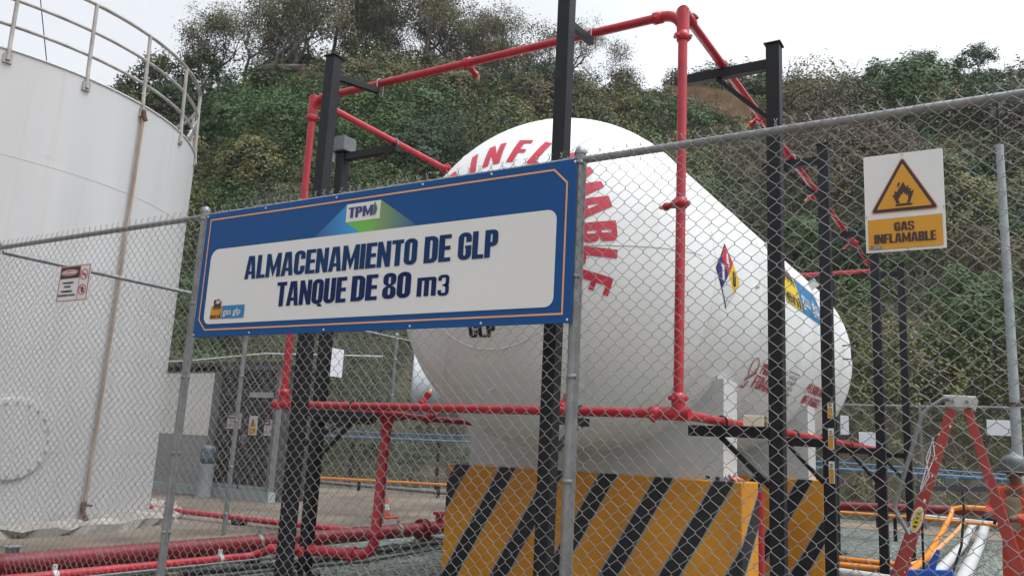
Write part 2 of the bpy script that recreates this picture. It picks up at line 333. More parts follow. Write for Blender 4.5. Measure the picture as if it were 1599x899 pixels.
    if ch in 'S3':
        h = .072
        if ch == 'S': c = [(w - h, .70)] + carc(w - .17, .83, .1, 0, 90) + carc(.17, .83, .1, 90, 180) + carc(.17, .63, .1, 180, 250) + carc(w - .17, .37, .1, 70, 0) + carc(w - .17, .17, .1, 0, -90) + carc(.17, .17, .1, 270, 180) + [(h, .30)]
        else: c = [(h, .72)] + carc(.17, .83, .1, 180, 90) + carc(w - .17, .83, .1, 90, 0) + carc(w - .17, .6, .1, 0, -80) + [(.22, .505)] + carc(w - .17, .40, .1, 80, 0) + carc(w - .17, .17, .1, 0, -90) + carc(.17, .17, .1, 270, 180) + [(h, .28)]
        o = []; i = []
        for k, p in enumerate(c):
            a = c[max(0, k - 1)]; q = c[min(len(c) - 1, k + 1)]; dx, dy = q[0] - a[0], q[1] - a[1]; l = math.hypot(dx, dy) or 1
            o.append((p[0] - dy / l * h, p[1] + dx / l * h)); i.append((p[0] + dy / l * h, p[1] - dx / l * h))
        return strip(o, i), w
    if ch == 'm': return rect(0, 0, .14, .72) + rect(.21, 0, .35, .59) + rect(.42, 0, .56, .59) + [[(.14, .59), (.56, .59), (.56, .66), (.50, .72), (.14, .72)]], .56
    if ch == '1': return rect(.1, 0, .1 + t, 1) + [[(.1, 1), (.0, .86), (.0, .74), (.1, .80)]], .27
    if ch == '4': return rect(.24, 0, .38, 1) + rect(.0, .2, .24, .33) + rect(.38, .2, .46, .33) + [[(0, .33), (.13, .33), (.24, .76), (.24, 1), (.19, 1)]], .46
    return rect(0, 0, .3, 1), .3
def word(txt, gap=.03):
    polys = []; x = 0
    for ch in txt:
        g, wd = glyph(ch); polys += [[(a + x, b) for a, b in p] for p in g]; x += wd + gap
    return polys, x - gap
def letters(mb, txt, x0, x1, y0, y1, f, mi=0, gap=.03):      # f maps (u, v) -> point
    p, L = word(txt, gap)
    for poly in p:
        v = [f(x0 + (x1 - x0) * a / L, y0 + (y1 - y0) * b) for a, b in poly]; mb.add(v, [tuple(range(len(v)))], mi)
def flat(mb, polys, f, mi=0):
    for p in polys:
        v = [f(a, b) for a, b in p]; mb.add(v, [tuple(range(len(v)))], mi)
def bfont(txt, bold=0.0):              # built-in font as flat polygons, unit size
    cu = bpy.data.curves.new('txt', 'FONT'); cu.body = txt; cu.size = 1; cu.offset = bold; cu.resolution_u = 3; cu.fill_mode = 'FRONT'
    o = bpy.data.objects.new('txt', cu); C.objects.link(o); dg = bpy.context.evaluated_depsgraph_get(); dg.update()
    me = bpy.data.meshes.new_from_object(o.evaluated_get(dg)); P = [[tuple(me.vertices[i].co[:2]) for i in f.vertices] for f in me.polygons]
    bpy.data.objects.remove(o); bpy.data.curves.remove(cu); bpy.data.meshes.remove(me)
    return P
def script_text(mb, txt, x0, x1, y0, y1, f, mi=0, bold=.0):
    P = bfont(txt, bold); xs = [a for p in P for a, b in p]; ys = [b for p in P for a, b in p]
    ax, bx, ay, by = min(xs), max(xs), min(ys), max(ys)
    flat(mb, [[(x0 + (x1 - x0) * (a - ax) / (bx - ax), y0 + (y1 - y0) * (b - ay) / (by - ay)) for a, b in p] for p in P], f, mi)
def oval(cx, cy, rx, ry, n=28): return [(cx + rx * math.cos(2 * math.pi * k / n), cy + ry * math.sin(2 * math.pi * k / n)) for k in range(n)]
def ovalring(cx, cy, rx, ry, q, n=28): return ring(oval(cx, cy, rx, ry, n), oval(cx, cy, rx - q, ry - q, n))

# ------------------------------------------------------------------ the ground
G = 0.25                                # gravel level inside the compound
def sheet(name, x0, x1, y0, y1, z, M, kind='structure'):
    mb = MB(); mb.add([(x0, y0, z), (x1, y0, z), (x1, y1, z), (x0, y1, z)], [(0, 1, 2, 3)]); return tag(mb.build(name, M, fixn=False), kind=kind)
sheet('ground', -400, 400, -200, 500, 0.0, DIRT)
mb = MB(); mb.box(-8.1, 9, 20.6, 22.6, -.02, G + .012); tag(mb.build('dirt_strip', DIRT), kind='structure')
mb = MB(); mb.box(-8.1, 9, 3.85, 24.0, -0.02, G); tag(mb.build('gravel_yard', GRAVEL), kind='structure')
mb = MB(); mb.box(-42, -8.1, -6, 27, -0.03, 0.42); tag(mb.build('concrete_apron', TAN), kind='structure')
# loose stones near the front of the yard
V = []; F = []; n = 0
def stones(num, x0, x1, y0, y1, z, smin, smax):
    b = np.array([(1, 0, 0), (-1, 0, 0), (0, 1, 0), (0, -1, 0), (0, 0, 1), (0, 0, -1)], float); fa = np.array([(0, 2, 4), (2, 1, 4), (1, 3, 4), (3, 0, 4), (2, 0, 5), (1, 2, 5), (3, 1, 5), (0, 3, 5)])
    c = np.stack([rng.uniform(x0, x1, num), rng.uniform(y0, y1, num), np.full(num, z)], 1); s = rng.uniform(smin, smax, (num, 1, 1)) * rng.uniform(.6, 1.3, (num, 6, 1))
    a = rng.uniform(0, 6.28, num); rot = np.zeros((num, 3, 3)); rot[:, 0, 0] = np.cos(a); rot[:, 0, 1] = -np.sin(a); rot[:, 1, 0] = np.sin(a); rot[:, 1, 1] = np.cos(a); rot[:, 2, 2] = .7
    v = np.einsum('nij,kj->nki', rot, b) * s + c[:, None]; f = fa[None] + 6 * np.arange(num)[:, None, None]
    return v.reshape(-1, 3), f.reshape(-1, 3)
v, f = stones(9000, -8, -1.5, 4.5, 8.5, G + .004, .010, .026)
v2, f2 = stones(9000, -2.2, 3.5, 9.0, 20, G + .004, .015, .045); f = np.concatenate([f, f2 + len(v)]); v = np.concatenate([v, v2])
tag(np_mesh('loose_gravel', v, f, [mat('gravel_stone', (0.13, 0.15, 0.13), .95, col2=(0.30, 0.32, 0.29), scale=40)]), kind='stuff')

# ------------------------------------------------------------------ hillside
def fbm(x, y, sc, seed, oc=4):
    r = np.random.default_rng(seed); out = 0; amp = 1.0
    for _ in range(oc):
        for k in range(3):
            a = r.uniform(0, 6.28); p = r.uniform(0, 6.28); fr = sc * r.uniform(.7, 1.4); out = out + amp / 3 * np.sin((np.cos(a) * x + np.sin(a) * y) * fr + p + 1.7 * np.sin((np.sin(a) * x - np.cos(a) * y) * fr * .6 + p))
        amp *= .5; sc *= 2.1
    return out
RID_AZ = np.array([-110, -75, -60, -56, -53, -50.5, -48, -40, -32, -25, -20, -16, -12, -6, 0, 10, 40.])
RID_T = np.array([.33, .34, .345, .365, .39, .425, .455, .468, .460, .444, .448, .455, .452, .430, .415, .40, .38])
def toe(az): return 26.0 + 2.0 * np.sin(az * 4 + 1)
def hill_z(x, y):
    az = np.arctan2(x, y); rho = np.hypot(x, y); t = np.interp(np.degrees(az), RID_AZ, RID_T)
    crest = 58 + 3 * np.sin(az * 5); zc = 1.6 + t * crest; r0 = toe(az); s = np.clip((rho - r0) / (crest - r0), 0, 1.6)
    z = np.where(s < 1, .2 + (zc - .2) * (s ** .93), zc + (s - 1) * 4)
    return z + np.clip(s * 6, 0, 1) * 0.8 * fbm(x, y, .22, 3) * np.clip(1.15 - s, .25, 1) + np.where(rho < r0, -.4 - .1 * (r0 - rho), 0)
azs = np.radians(np.linspace(-112, 42, 190)); rhos = np.concatenate([np.linspace(23.5, 60, 80), np.linspace(61, 110, 20)])
A, Q = np.meshgrid(azs, rhos); X = Q * np.sin(A); Y = Q * np.cos(A); Z = hill_z(X, Y)
nr, na = X.shape; idx = np.arange(nr * na).reshape(nr, na)
Fh = np.stack([idx[:-1, :-1], idx[:-1, 1:], idx[1:, 1:], idx[1:, :-1]], -1).reshape(-1, 4)
tag(np_mesh('hillside', np.stack([X, Y, Z], -1).reshape(-1, 3), Fh, SOIL, smooth=True), kind='structure')

def leaf_quads(P, N, size, aspect=.55, jit=.38):
    """pos (n,3), facing (n,3), size (n,) -> verts (4n,3)"""
    n = len(P); N = N + rng.normal(0, jit, (n, 3)); N /= np.linalg.norm(N, axis=1, keepdims=True) + 1e-9
    a = np.cross(N, rng.normal(size=(n, 3))); a /= np.linalg.norm(a, axis=1, keepdims=True) + 1e-9; b = np.cross(N, a)
    s = size[:, None]; l = a * s; q = b * s * aspect
    V = np.stack([P - l, P + q + l * .1, P + l, P - q + l * .1], 1)
    return V.reshape(-1, 3), np.arange(4 * n).reshape(-1, 4)
PATH_R = 53.4
def cover(num, az0, az1, leaves, rmin, rmax, Rm=(.55, 1.35), dz=.12, shell=.45):
    az = np.radians(rng.uniform(az0, az1, num)); r0 = toe(az) - .3; rho = r0 + (60.5 - r0) * rng.uniform(0, 1, num) ** .85
    x = rho * np.sin(az); y = rho * np.cos(az); z = hill_z(x, y)
    e = .6; gx = (hill_z(x + e, y) - hill_z(x - e, y)) / (2 * e); gy = (hill_z(x, y + e) - hill_z(x, y - e)) / (2 * e)
    nrm = np.stack([-gx, -gy, np.ones(num)], 1); nrm /= np.linalg.norm(nrm, axis=1, keepdims=True)
    d = fbm(x, y, .16, 11); d2 = fbm(x, z, .3, 17); d3 = fbm(x, y, .55, 23)
    azd = np.degrees(az)
    kind = np.select([d3 > .75, d > .5, d > .1, d2 > .45, d > -.35, d2 < -.5], [3, 0, 1, 4, 2, 6], 0)
    kind = np.where(rng.uniform(size=num) < .22, rng.integers(0, 7, num) % 5, kind)
    brownz = np.clip((azd + 24) / 14, 0, 1) * np.clip((58 - rho) / 10, 0, 1) * (d2 > -.2)
    kind = np.where(rng.uniform(size=num) < .55 * brownz, rng.choice([4, 4, 2], num), kind)
    greenz = np.exp(-((azd + 36) / 6) ** 2) * (rho < 52) * (d > -.4); kind = np.where(rng.uniform(size=num) < .6 * greenz, rng.choice([1, 1, 0, 3], num), kind)
    low = (rho < r0 + 9) & (azd > -14)
    kind = np.where(low & (rng.uniform(size=num) < .6), rng.choice([2, 3, 1], num), kind)
    path = (azd > -21.5) & (azd < -15.3) & (np.abs(rho - (PATH_R - 1.15 * (azd + 18.5))) < 1.6)
    dark = (d2 < -.75)
    rad = rng.uniform(*Rm, num) * (1 + .35 * d3); rad = np.where(path, .4, np.clip(rad, .3, 2.9))
    ontop = path & (dz > .2)
    kind = np.where(path, 5, kind)
    keep = ~(dark & (rng.uniform(size=num) < .45)) & ~ontop & ~((azd > -22) & (azd < -14.5) & (np.abs(rho - (PATH_R - 1.15 * (azd + 18.5))) < 2.6) & (dz > .2)) & ~((dz > .8) & ((rho > 54.5) | ((azd > -24) & (azd < -13) & (rho > 42))))
    x, y, z, nrm, kind, rad = x[keep], y[keep], z[keep], nrm[keep], kind[keep], rad[keep]; num = len(x)
    cnt = leaves; n = num * cnt; ci = np.repeat(np.arange(num), cnt)
    dr = rng.normal(size=(n, 3)); dr /= np.linalg.norm(dr, axis=1, keepdims=True)
    dt = (dr * nrm[ci]).sum(1); dr = np.where(dt[:, None] < 0, dr - 2 * dt[:, None] * nrm[ci], dr)
    rr_ = rad[ci] * (shell + (1.1 - shell) * rng.uniform(size=n) ** .6) * (1 + .25 * np.sin(7 * dr[:, 0] + ci) * np.sin(6 * dr[:, 2] + 2 * ci))
    P = np.stack([x, y, z], 1)[ci] + dr * rr_[:, None] * np.array([1, 1, .95]) + np.array([0, 0, dz])
    sz = rng.uniform(rmin, rmax, n) * np.clip(np.hypot(P[:, 0], P[:, 1]) / 50, .5, 1.1) * np.where(kind[ci] == 4, .8, 1) * np.where(kind[ci] == 1, 1.15, 1)
    V, F = leaf_quads(P, dr * .85 + nrm[ci] * .25 + np.array([0, 0, .35]), sz)
    thin = np.isin(kind[ci], (4, 5))
    mi = kind[ci].copy(); sw = rng.uniform(size=n) < .10; mi[sw] = np.clip(mi[sw] + rng.integers(-1, 2, sw.sum()), 0, 6)
    mi = np.where((mi == 5) & (kind[ci] != 5), 3, mi)
    return V, F, mi
V, F, mi = cover(8500, -72, 9, 65, .06, .125, (.25, .75))
tag(np_mesh('hillside_scrub', V, F, LEAF, mi), kind='stuff')
V, F, mi = cover(700, -72, 9, 420, .06, .135, (.7, 1.7), dz=.5, shell=.76)
tag(np_mesh('hillside_bushes', V, F, LEAF, mi), kind='stuff')
V, F, mi = cover(170, -72, 9, 1900, .07, .15, (1.7, 2.6), dz=.9, shell=.80)
tag(np_mesh('hillside_thicket', V, F, LEAF, mi), kind='stuff')
# patch of dry grass on the upper right slope
n = 9000; az = np.radians(rng.uniform(-21.3, -15.4, n)); rho = PATH_R - 1.15 * (np.degrees(az) + 18.5) + rng.normal(0, .75, n); x = rho * np.sin(az); y = rho * np.cos(az); z = hill_z(x, y) + .15
h = rng.uniform(.25, .6, n); lx = rng.normal(0, .3, n) * h; ly = rng.normal(0, .3, n) * h; wd = rng.uniform(.02, .05, n)
V = np.stack([np.stack([x - wd, y, z], 1), np.stack([x + wd, y, z], 1), np.stack([x + wd * .5 + lx, y + ly, z + h], 1), np.stack([x - wd * .5 + lx, y + ly, z + h], 1)], 1).reshape(-1, 3)
tag(np_mesh('dry_grass', V, np.arange(4 * n).reshape(-1, 4), LEAF[5]), kind='stuff')
# upright dead twigs among the scrub
nt_ = 9000; az = np.radians(rng.uniform(-72, 9, nt_)); rho = toe(az) + (60 - toe(az)) * rng.uniform(0, 1, nt_); x = rho * np.sin(az); y = rho * np.cos(az); z = hill_z(x, y) + .3
keep = fbm(x, y, .3, 31) > .1; x, y, z = x[keep], y[keep], z[keep]; nt_ = len(x)
h = rng.uniform(.6, 1.9, nt_); lx = rng.normal(0, .35, nt_) * h; ly = rng.normal(0, .35, nt_) * h; wd = rng.uniform(.012, .03, nt_)
V = np.stack([np.stack([x - wd, y, z], 1), np.stack([x + wd, y, z], 1), np.stack([x + wd * .4 + lx, y + ly, z + h], 1), np.stack([x - wd * .4 + lx, y + ly, z + h], 1)], 1).reshape(-1, 3)
tag(np_mesh('dry_twigs', V, np.arange(4 * nt_).reshape(-1, 4), BARK), kind='stuff')

# rock outcrop on the crest
def rock(name, label, cat, c, sx, sy, sz, seed):
    bm = bmesh.new(); bmesh.ops.create_icosphere(bm, subdivisions=4, radius=1)
    for v in bm.verts:
        p = np.array(v.co); k = 1 + .22 * float(fbm(p[0] * 3 + seed, p[2] * 3 + p[1] * 2, 1.0, 5)) 
        q = np.sign(p) * np.abs(p) ** .75
        v.co = Vector((q[0] * sx * k, q[1] * sy * k, q[2] * sz * k))
    me = bpy.data.meshes.new(name); bm.to_mesh(me); bm.free(); me.materials.append(ROCKM); o = bpy.data.objects.new(name, me); C.objects.link(o); o.location = c
    return tag(o, label, cat)
def polar(azd, rho, dz=0):
    a = R(azd); x, y = rho * math.sin(a), rho * math.cos(a); return (x, y, float(hill_z(np.array([x]), np.array([y]))[0]) + dz)
o = rock('rock_outcrop', 'broad dark grey rock outcrop on the hill crest below the bare trees', 'rock', polar(-47.4, 56.2, -.55), 3.0, 2.2, .95, 2); o.rotation_euler = (0, R(-8), R(50))
o = rock('rock_outcrop', 'small grey boulder on the hill crest left of the broad rock outcrop', 'rock', polar(-51.5, 55.0, -.2), 1.7, 1.4, .8, 9); o.rotation_euler = (0, 0, R(20))

# ------------------------------------------------------------------ trees on the crest
def make_tree(hgt, spread, depth, leafn, leafsz, kinds, seed, lean=0.0, low=.22):
    r = random.Random(seed); tv = MB(); tips = []
    def grow(p, d, L, rad, lev):
        pts = [p]; q = Vector(p); dd = Vector(d)
        for i in range(4):
            dd = (dd + Vector((r.gauss(0, .16), r.gauss(0, .16), r.gauss(.02, .1)))).normalized(); q = q + dd * L / 4; pts.append(q.copy())
        tv.tube(pts, [max(.007, rad * (1 - .13 * i)) for i in range(5)], 6 if lev < 2 else 3, caps=False)
        if lev >= depth:
            tips.append((q.copy(), dd.copy())); tips.append((pts[2], dd.copy())); return
        nb = 3 if lev == 0 else r.choice((2, 3, 3))
        for i in range(nb):
            k = r.choice((2, 3, 4)) if i else 4
            a = r.uniform(0, 6.28); t = dd.orthogonal().normalized(); t.rotate(Matrix.Rotation(a, 3, dd))
            nd = (dd + t * r.uniform(.45, 1.0) * spread + Vector((0, 0, .12))).normalized()
            grow(pts[k], nd, L * r.uniform(.62, .85), rad * .58, lev + 1)
    L0 = hgt * low
    grow(Vector((0, 0, -.6)), Vector((lean, 0, 1)).normalized(), L0, hgt * .014, 0)
    V = F = None; mi = None
    if leafn:
        tp = np.array([t[0] for t in tips]); n = len(tp) * leafn; ci = np.repeat(np.arange(len(tp)), leafn)
        P = tp[ci] + rng.normal(0, .026 * hgt, (n, 3)); ctr = tp.mean(0)
        V, F = leaf_quads(P, (P - ctr) / (np.linalg.norm(P - ctr, axis=1, keepdims=True) + .01) * .5 + np.array([0, 0, .5]), rng.uniform(.6, 1.2, n) * leafsz)
        kk = np.array(kinds)[rng.integers(0, len(kinds), len(tp))][ci]; mi = kk
    return tv, V, F, mi
def tree_thing(name, spec):
    root = bpy.data.objects.new(name, None); C.objects.link(root)
    tv, V, F, mi = make_tree(*spec); tv.build('trunk', BARK, root, fixn=False)
    if V is not None: np_mesh('crown', V, F, LEAF, mi, root)
    return root
PROTO = {'bare': [tree_thing('bare_tree', (10.5, 1.15, 5, 13, .075, (2, 4, 3, 2), 21, .15)), tree_thing('bare_tree', (11.5, 1.05, 5, 12, .075, (2, 0, 3), 22, -.2)), tree_thing('bare_tree', (9.0, 1.3, 5, 13, .075, (4, 2, 2), 24, .3)), tree_thing('bare_tree', (8.0, 1.15, 5, 0, .08, (4,), 23))],
         'leafy': [tree_thing('leafy_tree', (7.0, 1.0, 4, 30, .10, (0, 2, 1, 0), 31, 0, .24)), tree_thing('leafy_tree', (6.6, 1.15, 4, 34, .10, (1, 2, 0), 32, .2, .24)), tree_thing('leafy_tree', (6.0, 1.25, 4, 16, .09, (2, 3, 2), 33, .3, .2))]}
used_p = set()
def put_tree(kind, k, azd, rho, sc, label, group=None, dz=0):
    p = PROTO[kind][k]; first = p.name not in used_p; used_p.add(p.name)
    o = p if first else copy_tree(p)
    o.location = polar(azd, rho, dz); o.scale = (sc, sc, sc); o.rotation_euler = (0, 0, random.uniform(0, 6.28)); tag(o, label, 'tree', group)
gb = 'bare trees along the hill crest'; lb = 'sparse bare-branched tree standing on the hill crest above the scrub'
rt = random.Random(12)
for i in range(34): put_tree('bare', rt.randrange(3), -53.2 + i * .80 + rt.uniform(-.5, .5), rt.uniform(56, 64), rt.uniform(.85, 1.4) * (.78 if i > 27 else 1), lb, gb)
gl = 'leafy trees left of the hill crest'; ll = 'dark green leafy tree on the slope beside the tall white tank'
for i, (a, rho, sc) in enumerate([(-58.9, 54, .80), (-57.6, 55, 1.05), (-56.4, 56, 1.2), (-55.2, 55, 1.2), (-54.2, 57, 1.15)]): put_tree('leafy', i % 2, a, rho, sc, ll, gl)
put_tree('leafy', 2, -24.6, 50, 1.15, 'olive wide-crowned tree behind the top right of the gas tank, below the crest')
put_tree('leafy', 2, -21.8, 55, .95, 'olive bushy tree left of the upper corner of the red pipe frame')
put_tree('bare', 3, -26.6, 54, .9, 'leafless spreading tree behind the tallest black post')
put_tree('bare', 3, -18.6, 60, .75, 'leafless tree on the crest just right of the red pipe corner')
put_tree('bare', 3, -8.8, 60, .72, 'bare twiggy tree on the crest above the yellow gas warning sign')
put_tree('bare', 3, -10.4, 60, .6, 'bare twiggy small tree on the crest left of the yellow gas warning sign')
put_tree('leafy', 2, -13.6, 59, .62, 'small dark bush-like tree on the crest right of the black arm post')
gr = 'green trees on the right hill crest'; lr = 'round green leafy tree on the right end of the hill crest'
for i, (a, rho, sc) in enumerate([(-7.0, 58, .60), (-5.6, 57, .72), (-4.3, 58, .70), (-2.9, 57, .78), (-1.5, 57, .76), (1.2, 58, .5), (3.0, 58, .6)]): put_tree('leafy', i % 2, a, rho, sc, lr, gr)

# ------------------------------------------------------------------ chain link fences
def np_tubes(paths, nrm, r, sides):
    """paths (W,P,3): tubes with a fixed side vector nrm"""
    W_, Pn, _ = paths.shape; t = np.empty_like(paths); t[:, 1:-1] = paths[:, 2:] - paths[:, :-2]; t[:, 0] = paths[:, 1] - paths[:, 0]; t[:, -1] = paths[:, -1] - paths[:, -2]
    t /= np.linalg.norm(t, axis=2, keepdims=True); a = np.cross(t, nrm); a /= np.linalg.norm(a, axis=2, keepdims=True); b = np.cross(a, t)
    an = 2 * np.pi * np.arange(sides) / sides
    V = paths[:, :, None] + r * (np.cos(an)[None, None, :, None] * a[:, :, None] + np.sin(an)[None, None, :, None] * b[:, :, None])
    id_ = np.arange(W_ * Pn * sides).reshape(W_, Pn, sides); nx = np.roll(id_, -1, 2)
    F = np.stack([id_[:, :-1], nx[:, :-1], nx[:, 1:], id_[:, 1:]], -1).reshape(-1, 4)
    return V.reshape(-1, 3), F
def chain(p0, u, nrm, length, z0, z1, pitch=.08, r=.0018, sides=4, rounded=True, knuckle=True):
    p0 = np.array(p0, float); u = np.array(u, float); nrm = np.array(nrm, float); zz = np.array([0, 0, 1.0]); h = pitch / 2
    Wn = int(length / h); Mn = int(round((z1 - z0) / h)); I = np.arange(Wn)[:, None]; J = np.arange(Mn + 1)[None, :]
    sag = .008 * np.sin(I * .11 + 2) * np.sin(J * .25 + I * .05) + .0022 * np.sin(I * 1.7) * np.sin(J * .31 + I)
    e = .11 if rounded else 0.0; amp = (h / 2 + r * .4) / (1 - 2 * e)
    sidev = ((I + J) % 2); x = (I + .5) * h + (sidev * 2 - 1) * amp + sag; z = z1 - (Mn - J) * h + .003 * np.sin(I * .37)
    off = np.where(sidev == 0, r, -r) + .006 * np.sin(I * .13 + J * .08)
    if rounded:
        def mixp(q, k): return q[:, :-1] * (1 - k) + q[:, 1:] * k
        xs = np.stack([mixp(x, e), mixp(x, 1 - e)], 2).reshape(Wn, -1); zs = np.stack([mixp(z + 0 * x, e), mixp(z + 0 * x, 1 - e)], 2).reshape(Wn, -1); os_ = np.stack([mixp(off, e), mixp(off, 1 - e)], 2).reshape(Wn, -1)
        xs = np.concatenate([x[:, :1], xs, x[:, -1:]], 1); zs = np.concatenate([(z + 0 * x)[:, :1], zs, (z + 0 * x)[:, -1:]], 1); os_ = np.concatenate([off[:, :1], os_, off[:, -1:]], 1)
    else: xs, zs, os_ = x, z + 0 * x, off
    P = p0 + xs[..., None] * u + os_[..., None] * nrm + zs[..., None] * zz
    V, F = np_tubes(P, nrm, r, sides)
    if knuckle:
        top = np.where((np.arange(Wn) + Mn) % 2 == 0)[0]; k = len(top); b = rng.uniform(-1, 1, (k, 4)); xk = top * h
        for sgn in (1, -1):
            px = np.stack([xk - sgn * .004, xk + sgn * .004, xk + sgn * (.010 + .003 * b[:, 0]), xk + sgn * (.014 + .008 * b[:, 1])], 1)
            pz = np.stack([np.full(k, z1), np.full(k, z1 + .012), z1 + .024 + .003 * b[:, 2], z1 + .026 + .008 * b[:, 3]], 1)
            po = np.stack([np.zeros(k), sgn * np.full(k, r), np.zeros(k), -.004 * np.ones(k)], 1)
            v2, f2 = np_tubes(p0 + px[..., None] * u + po[..., None] * nrm + pz[..., None] * zz, nrm, r, sides); F = np.concatenate([F, f2 + len(V)]); V = np.concatenate([V, v2])
    return V, F
def fence(name, label, a, b, posts, ztop, zbot, nrm, meshz, pr=.03, rail_r=.0215, bottom=None, stub=True, **kw):
    root = thing(name, label, 'fence', (a[0], a[1], zbot)); u = Vector((b[0] - a[0], b[1] - a[1], 0)); L = u.length; u.normalize()
    for s in posts:
        x, y = a[0] + u.x * s, a[1] + u.y * s; pm = MB(); pm.tube([(x, y, zbot - .1), (x, y, ztop + .045)], pr, 16, caps=False)
        pm.lathe([(pr + .004, 0), (pr + .005, .012), (pr * .9, .032), (pr * .5, .045), (.001, .05)], (x, y, ztop + .035), n=16)
        po = pm.build('post', GALV, root, fixn=False)
        for zc in [ztop - .02] + [zbot + .25 + k * .55 for k in range(5) if zbot + .25 + k * .55 < ztop - .2]:
            MB().lathe([(pr + .001, -.012), (pr + .004, -.012), (pr + .004, .012), (pr + .001, .012)], (x, y, zc), n=16).build('tension_band', GALV, po, fixn=False)
        bar = MB(); bx, by = x + u.x * (pr + .012) + nrm[0] * .02, y + u.y * (pr + .012) + nrm[1] * .02; bar.bar((bx, by, zbot + .1), (bx, by, ztop - .02), .016, .006); bar.build('tension_bar', GALV, po)
    rm = MB(); rm.tube([(a[0], a[1], ztop), (b[0], b[1], ztop)], rail_r, 14); rm.build('top_rail', GALV, root, fixn=False)
    zb = bottom if bottom else zbot + .06
    bm_ = MB(); bm_.tube([(a[0], a[1], zb), (b[0], b[1], zb)], .019, 10); bm_.build('bottom_rail', GALV, root, fixn=False)
    if kw.get('sides', 4) == 4:
        for k in range(int(L / .42)):
            q = Vector((a[0], a[1], ztop)) + u * (.2 + .42 * k + random.uniform(-.03, .03)); nn = Vector((nrm[0], nrm[1], 0)); MB().tube([q + (nn * math.cos(w_) + EZ * math.sin(w_)) * (rail_r + .007) + u * .004 * w_ for w_ in np.linspace(0, 6.6, 16)], .0018, 5).build('tie_wire', WIRE, root, fixn=False)
    o_ = rail_r + .006
    V, F = chain((a[0] + nrm[0] * o_, a[1] + nrm[1] * o_, 0), u, nrm, L, meshz[0], meshz[1], **kw)
    np_mesh('chain_link_mesh', V, F, WIRE, parent=root, smooth=True)
    return root
EX, EY, EZ = Vector((1, 0, 0)), Vector((0, 1, 0)), Vector((0, 0, 1))
FY, FXL, FYB = 4.0, -8.246, 22.8
fence('front_fence', 'tall chain link fence across the foreground carrying the long blue sign', (FXL, FY), (3.2, FY), [0, 2.985, 6.185, 9.3], 3.225, 0.1, (0, -1, 0), (.2, 3.255))
fence('side_fence', 'chain link fence running back on the left beside the tall white tank', (FXL, FY + .06), (FXL, FYB), [3.02, 5.95, 9.0, 12.1, 15.2, 18.6], 3.2, .42, (-1, 0, 0), (.55, 3.225), pr=.028, rail_r=.022, sides=3, rounded=True, r=.0019, bottom=.36)
fence('rear_fence', 'far chain link fence at the foot of the green hillside', (FXL + .1, FYB), (4.0, FYB), [.0, 3.0, 6.0, 9.1, 12.1], 3.15, .12, (0, -1, 0), (.3, 3.17), pr=.028, rail_r=.026, sides=3, rounded=False, r=.0030)
# line wires of the rear fence
# ------------------------------------------------------------------ the long blue sign
SY = 3.945
def S2(y): return lambda u, v: (u, y, v)
t = thing('storage_sign', 'long blue and white metal sign reading ALMACENAMIENTO DE GLP TANQUE DE 80 m3', 'sign', (-3.62, SY, 2.285))
mb = MB(); mb.box(-5.165, -2.053, SY, SY + .006, 2.285, 3.218); mb.build('panel', BLUE, t, bevel=.0015)
def lines(pts, wd):
    out = []; n = len(pts)
    for i in range(n):
        p, q, r_ = pts[i - 1], pts[i], pts[(i + 1) % n]
        d1 = Vector((q[0] - p[0], q[1] - p[1])).normalized(); d2 = Vector((r_[0] - q[0], r_[1] - q[1])).normalized(); nb = Vector((-(d1 + d2).y, (d1 + d2).x)).normalized(); k = wd / 2 / max(.3, nb.dot(Vector((-d1.y, d1.x))))
        out.append(((q[0] + nb.x * k, q[1] + nb.y * k), (q[0] - nb.x * k, q[1] - nb.y * k)))
    return ring([a for a, b in out], [b for a, b in out])
x0, x1, z0, z1 = -5.112, -2.108, 2.337, 3.168
mb = MB(); flat(mb, lines([(x0 + .075, z0), (x1, z0), (x1, z1 - .085), (x1 - .085, z1), (x0, z1), (x0, z0 + .075)], .011), S2(SY - .003)); mb.build('border_line', ORLINE, t)
mb = MB(); mb.add([(a, SY - .003, b) for a, b in rr(-5.062, 2.378, -2.165, 2.935, (.06, .075, .06, .055))], [tuple(range(24))]); mb.build('white_field', SWHITE, t)
f = S2(SY - .006)
for tx, a, b, c, d in (('ALMACENAMIENTO', -4.675, -3.135, 2.687, 2.855), ('DE', -3.081, -2.879, 2.687, 2.855), ('GLP', -2.827, -2.543, 2.687, 2.855), ('TANQUE', -4.330, -3.692, 2.476, 2.645),
                       ('DE', -3.649, -3.430, 2.478, 2.645), ('80', -3.389, -3.165, 2.480, 2.645), ('m', -3.116, -2.971, 2.482, 2.645), ('3', -2.958, -2.876, 2.478, 2.607)):
    mb = MB(); letters(mb, tx, a, b, c, d, f); mb.build('lettering', NAVY if c < 2.6 else NAVYT, t)
